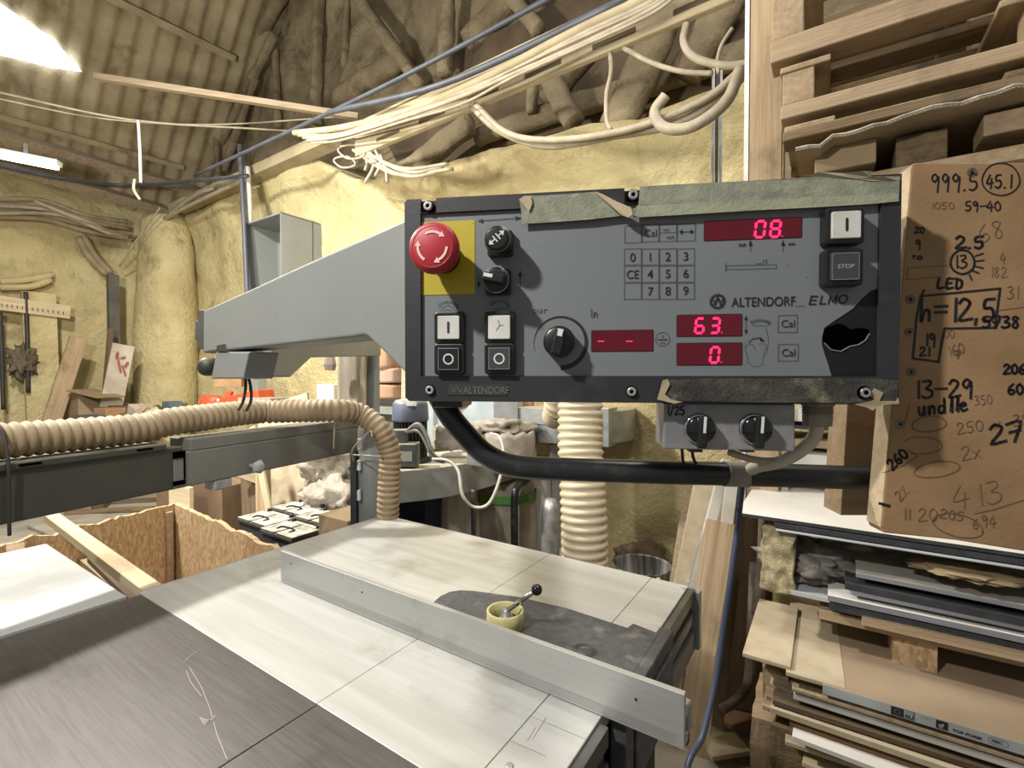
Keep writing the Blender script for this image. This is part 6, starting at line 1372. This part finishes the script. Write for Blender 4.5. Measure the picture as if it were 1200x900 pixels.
# pallets: a local builder in the a/b frame
def pallet(px, py, b, label, ztop, nb=3, L=1.3, Wd=.85, mats=(woodd, wood), beamh=None):
    q = inF(FB(px, py, b)); z1 = q[2]; z0 = ztop
    return q
PB = 1.35
def zat(px, py, b=PB): return inF(FB(px, py, b))[2]
def aat(px, py, b=PB): return inF(FB(px, py, b))[0]
pal = [('lowest wooden pallet of the high stack, above the torn cardboard', (921, 165), (917, 128), (915, 142)),
       ('middle wooden pallet of the high stack at upper right', (915, 142), (905, 75), (909, 72)),
       ('topmost wooden pallet of the high stack at upper right', (905, 73), (905, 0), (905, 47))]
def mkpal(label, zlo, zhi, a0, bh, dk, seed):
    """long bearers low, blocks between, cross boards and deck above"""
    r = random.Random(seed); th = thing('wooden_pallet', label, 'pallet', F(a0, PB, zlo), 'stack of wooden pallets', M=MF @ Matrix.Translation((a0, PB, zlo)))
    Lp, Dp = 1.25, .95
    def part(nm, d, m):
        M = MF @ Matrix.Translation((d[0], d[2], d[4]))
        if d[3]-d[2] > d[1]-d[0]: M = M @ Matrix.Rotation(PI/2, 4, 'Z')
        bm = B(); boxF(bm, *d); build(nm, bm, m, th, M=M, bevel=.004)
    for j, (b0, w) in enumerate(((PB, .10), (PB+.42, .10), (PB+.85, .10))):
        o = r.uniform(-.01, .01); part('bearer', (a0+o, a0+Lp, b0, b0+w, zlo, zlo+bh), r.choice((woodd, wood)))
        for k in range(0, 3, 2 if seed == 3 else 1): part('block', (a0+o+.004+k*.57, a0+o+.004+k*.57+.09, b0+.005, b0+w-.005, zlo+bh, zhi-dk), wood)
    for k in range(3): part('cross_board', (a0+.0+k*.52, a0+.14+k*.52, PB, PB+Dp, zhi-dk, zhi-dk+.02), r.choice((wood, woodd)))
    for k in range(4 if seed != 3 else 1): part('deck_board', (a0, a0+Lp, PB+.10+k*.23, PB+.10+k*.23+.10, zhi-dk+.02, zhi-.001), r.choice((wood, woodd, woodp)))
z3, z2, z2t, z1b, z1t = zat(921, 165), zat(917, 141), zat(915, 124), zat(907, 73), zat(905, 48)
mkpal(pal[0][0], z3, z2+.001, aat(919, 150), .03, .045, 3)
mkpal(pal[1][0], z2+.003, z1b-.002, aat(914, 110), (z2t-z2)*.9, .045, 5)
mkpal(pal[2][0], z1b, z1b+.30, aat(905, 60), (z1t-z1b), .05, 8)
print('pallet z', z3, z2, z1b)
bm = B(); cdp = [(931, 189), (940, 186), (957, 182), (975, 178), (988, 168), (1000, 163), (1060, 152), (1200, 118)]
n_a = 40; a00 = aat(933, 187, 1.33); zc = zat(933, 187, 1.33)
rows = []
for i in range(n_a+1):
    a = a00+1.3*i/n_a; sag = -.015*math.sin(i*.35) if i < 10 else 0
    rows.append([bm.verts.new(F(a, 1.3+.02*noise.noise(V3((a*20, 0, 0)))+j*.1, z3-.028+sag-(.028 if i < 3 else 0)+.006*noise.noise(V3((a*9, j, 3))))) for j in range(9)])
for r0, r1 in zip(rows, rows[1:]):
    for j in range(8): bm.faces.new((r0[j], r1[j], r1[j+1], r0[j+1]))
cf = [r[0].co.copy()-U2*.003 for r in rows]
cbs = single('cardboard_sheet', bm, card, 'torn edged corrugated cardboard under the lowest pallet', 'cardboard', solid=.009, smooth=False)
bm = B(); sweep(bm, [p+UZ*(.0035 if i % 2 else -.0035)*0+UZ*.004 for i, p in enumerate(cf)], .0022, 6)
build('torn_liner', bm, mat('torn pale liner', '#cfc8b8', '#a99f8c', rough=.9, sc=60), cbs)
bm = B(); q_ = []
for i in range(len(cf)-1):
    for k in range(6): q_.append(cf[i].lerp(cf[i+1], k/6)+UZ*(.002 if k % 2 else -.004))
sweep(bm, q_, .0009, 4); build('corrugation', bm, mat('torn pale liner', '#cfc8b8'), cbs)
zc = z3-.045
for k, (da, dbb, w, d, h, m, lab) in enumerate(((.05, .02, .16, .5, .075, card, 'folded brown card block under the cardboard, leftmost'), (.26, .06, .12, .6, .09, woodd, 'timber bearer under the cardboard, left'), (.45, .03, .5, .12, .06, wood, 'long timber under the cardboard in the middle'), (.62, .25, .6, .14, .10, brownt, 'dark timber set back under the cardboard'), (1.0, .02, .35, .5, .09, woodd, 'timber bearer under the cardboard at the right edge'))):
    bm = B(); boxF(bm, a00+da, a00+da+w, PB+dbb, PB+dbb+d, zc-h, zc); single('pallet_bearer', bm, m, lab, 'bearer', bevel=.004)
bm = B(); boxF(bm, a00-.02, a00+1.5, PB+.03, PB+.85, zc-.14, zc-.101); rk = thing('timber_rack', 'timber rack shelf carrying the high pallet stack', 'rack', F(a00+.6, PB+.4, 0)); build('shelf', bm, wood, rk)
for k, (aa, lab) in enumerate(((.0, 'left'), (1.3, 'right'))):
    bm = B(); boxF(bm, a00+aa+.35, a00+aa+.43, PB+.75, PB+.83, 0, zc-.14); build('leg', bm, wood, rk)

# ================================================================ LIGHT
def area(name, loc, target, size, power, col, size_y=None, spread=180):
    l = bpy.data.lights.new(name, 'AREA'); l.shape = 'RECTANGLE' if size_y else 'SQUARE'; l.size = size
    if size_y: l.size_y = size_y
    l.energy = power; l.color = col; l.spread = math.radians(spread); o = bpy.data.objects.new(name, l); COL.objects.link(o); o.location = loc
    d = V3(target)-V3(loc); o.rotation_euler = d.to_track_quat('-Z', 'Y').to_euler(); return o
area('key lamp', (-1.0, -.15, 2.6), (.2, 1.1, .9), .08, 40, (1, .97, .93))
area('hall lamp', (-2.9, 2.3, 3.9), (-2.2, 3.6, 0), .22, 260, (1, .96, .88), spread=165)
area('right fill', (1.2, .9, 4.6), (1.2, 2.6, 1.2), .6, 50, (1, .96, .90), 1.0)  # added wide fill over the right side, stands for no known fitting
area('roof fill', (-2.3, 1.3, 2.3), (-2.6, 4.2, 4.2), .3, 130, (1, .95, .84))  # added upward fill to brighten gable and roof, no fitting there
area('wall fill', (-.3, 1.7, 3.0), (.9, 3.0, 1.6), .25, 15, (1, .96, .88))  # added fill for the foam wall behind the saw, no real lamp
w = bpy.data.worlds.new('world'); w.use_nodes = True; S.world = w
bg = w.node_tree.nodes['Background']; bg.inputs[0].default_value = (.84, .84, .82, 1); bg.inputs[1].default_value = .29
S.view_settings.view_transform = 'Standard'; S.view_settings.look = 'None'; S.view_settings.gamma = 1; S.view_settings.exposure = .17
S.view_settings.use_curve_mapping = False
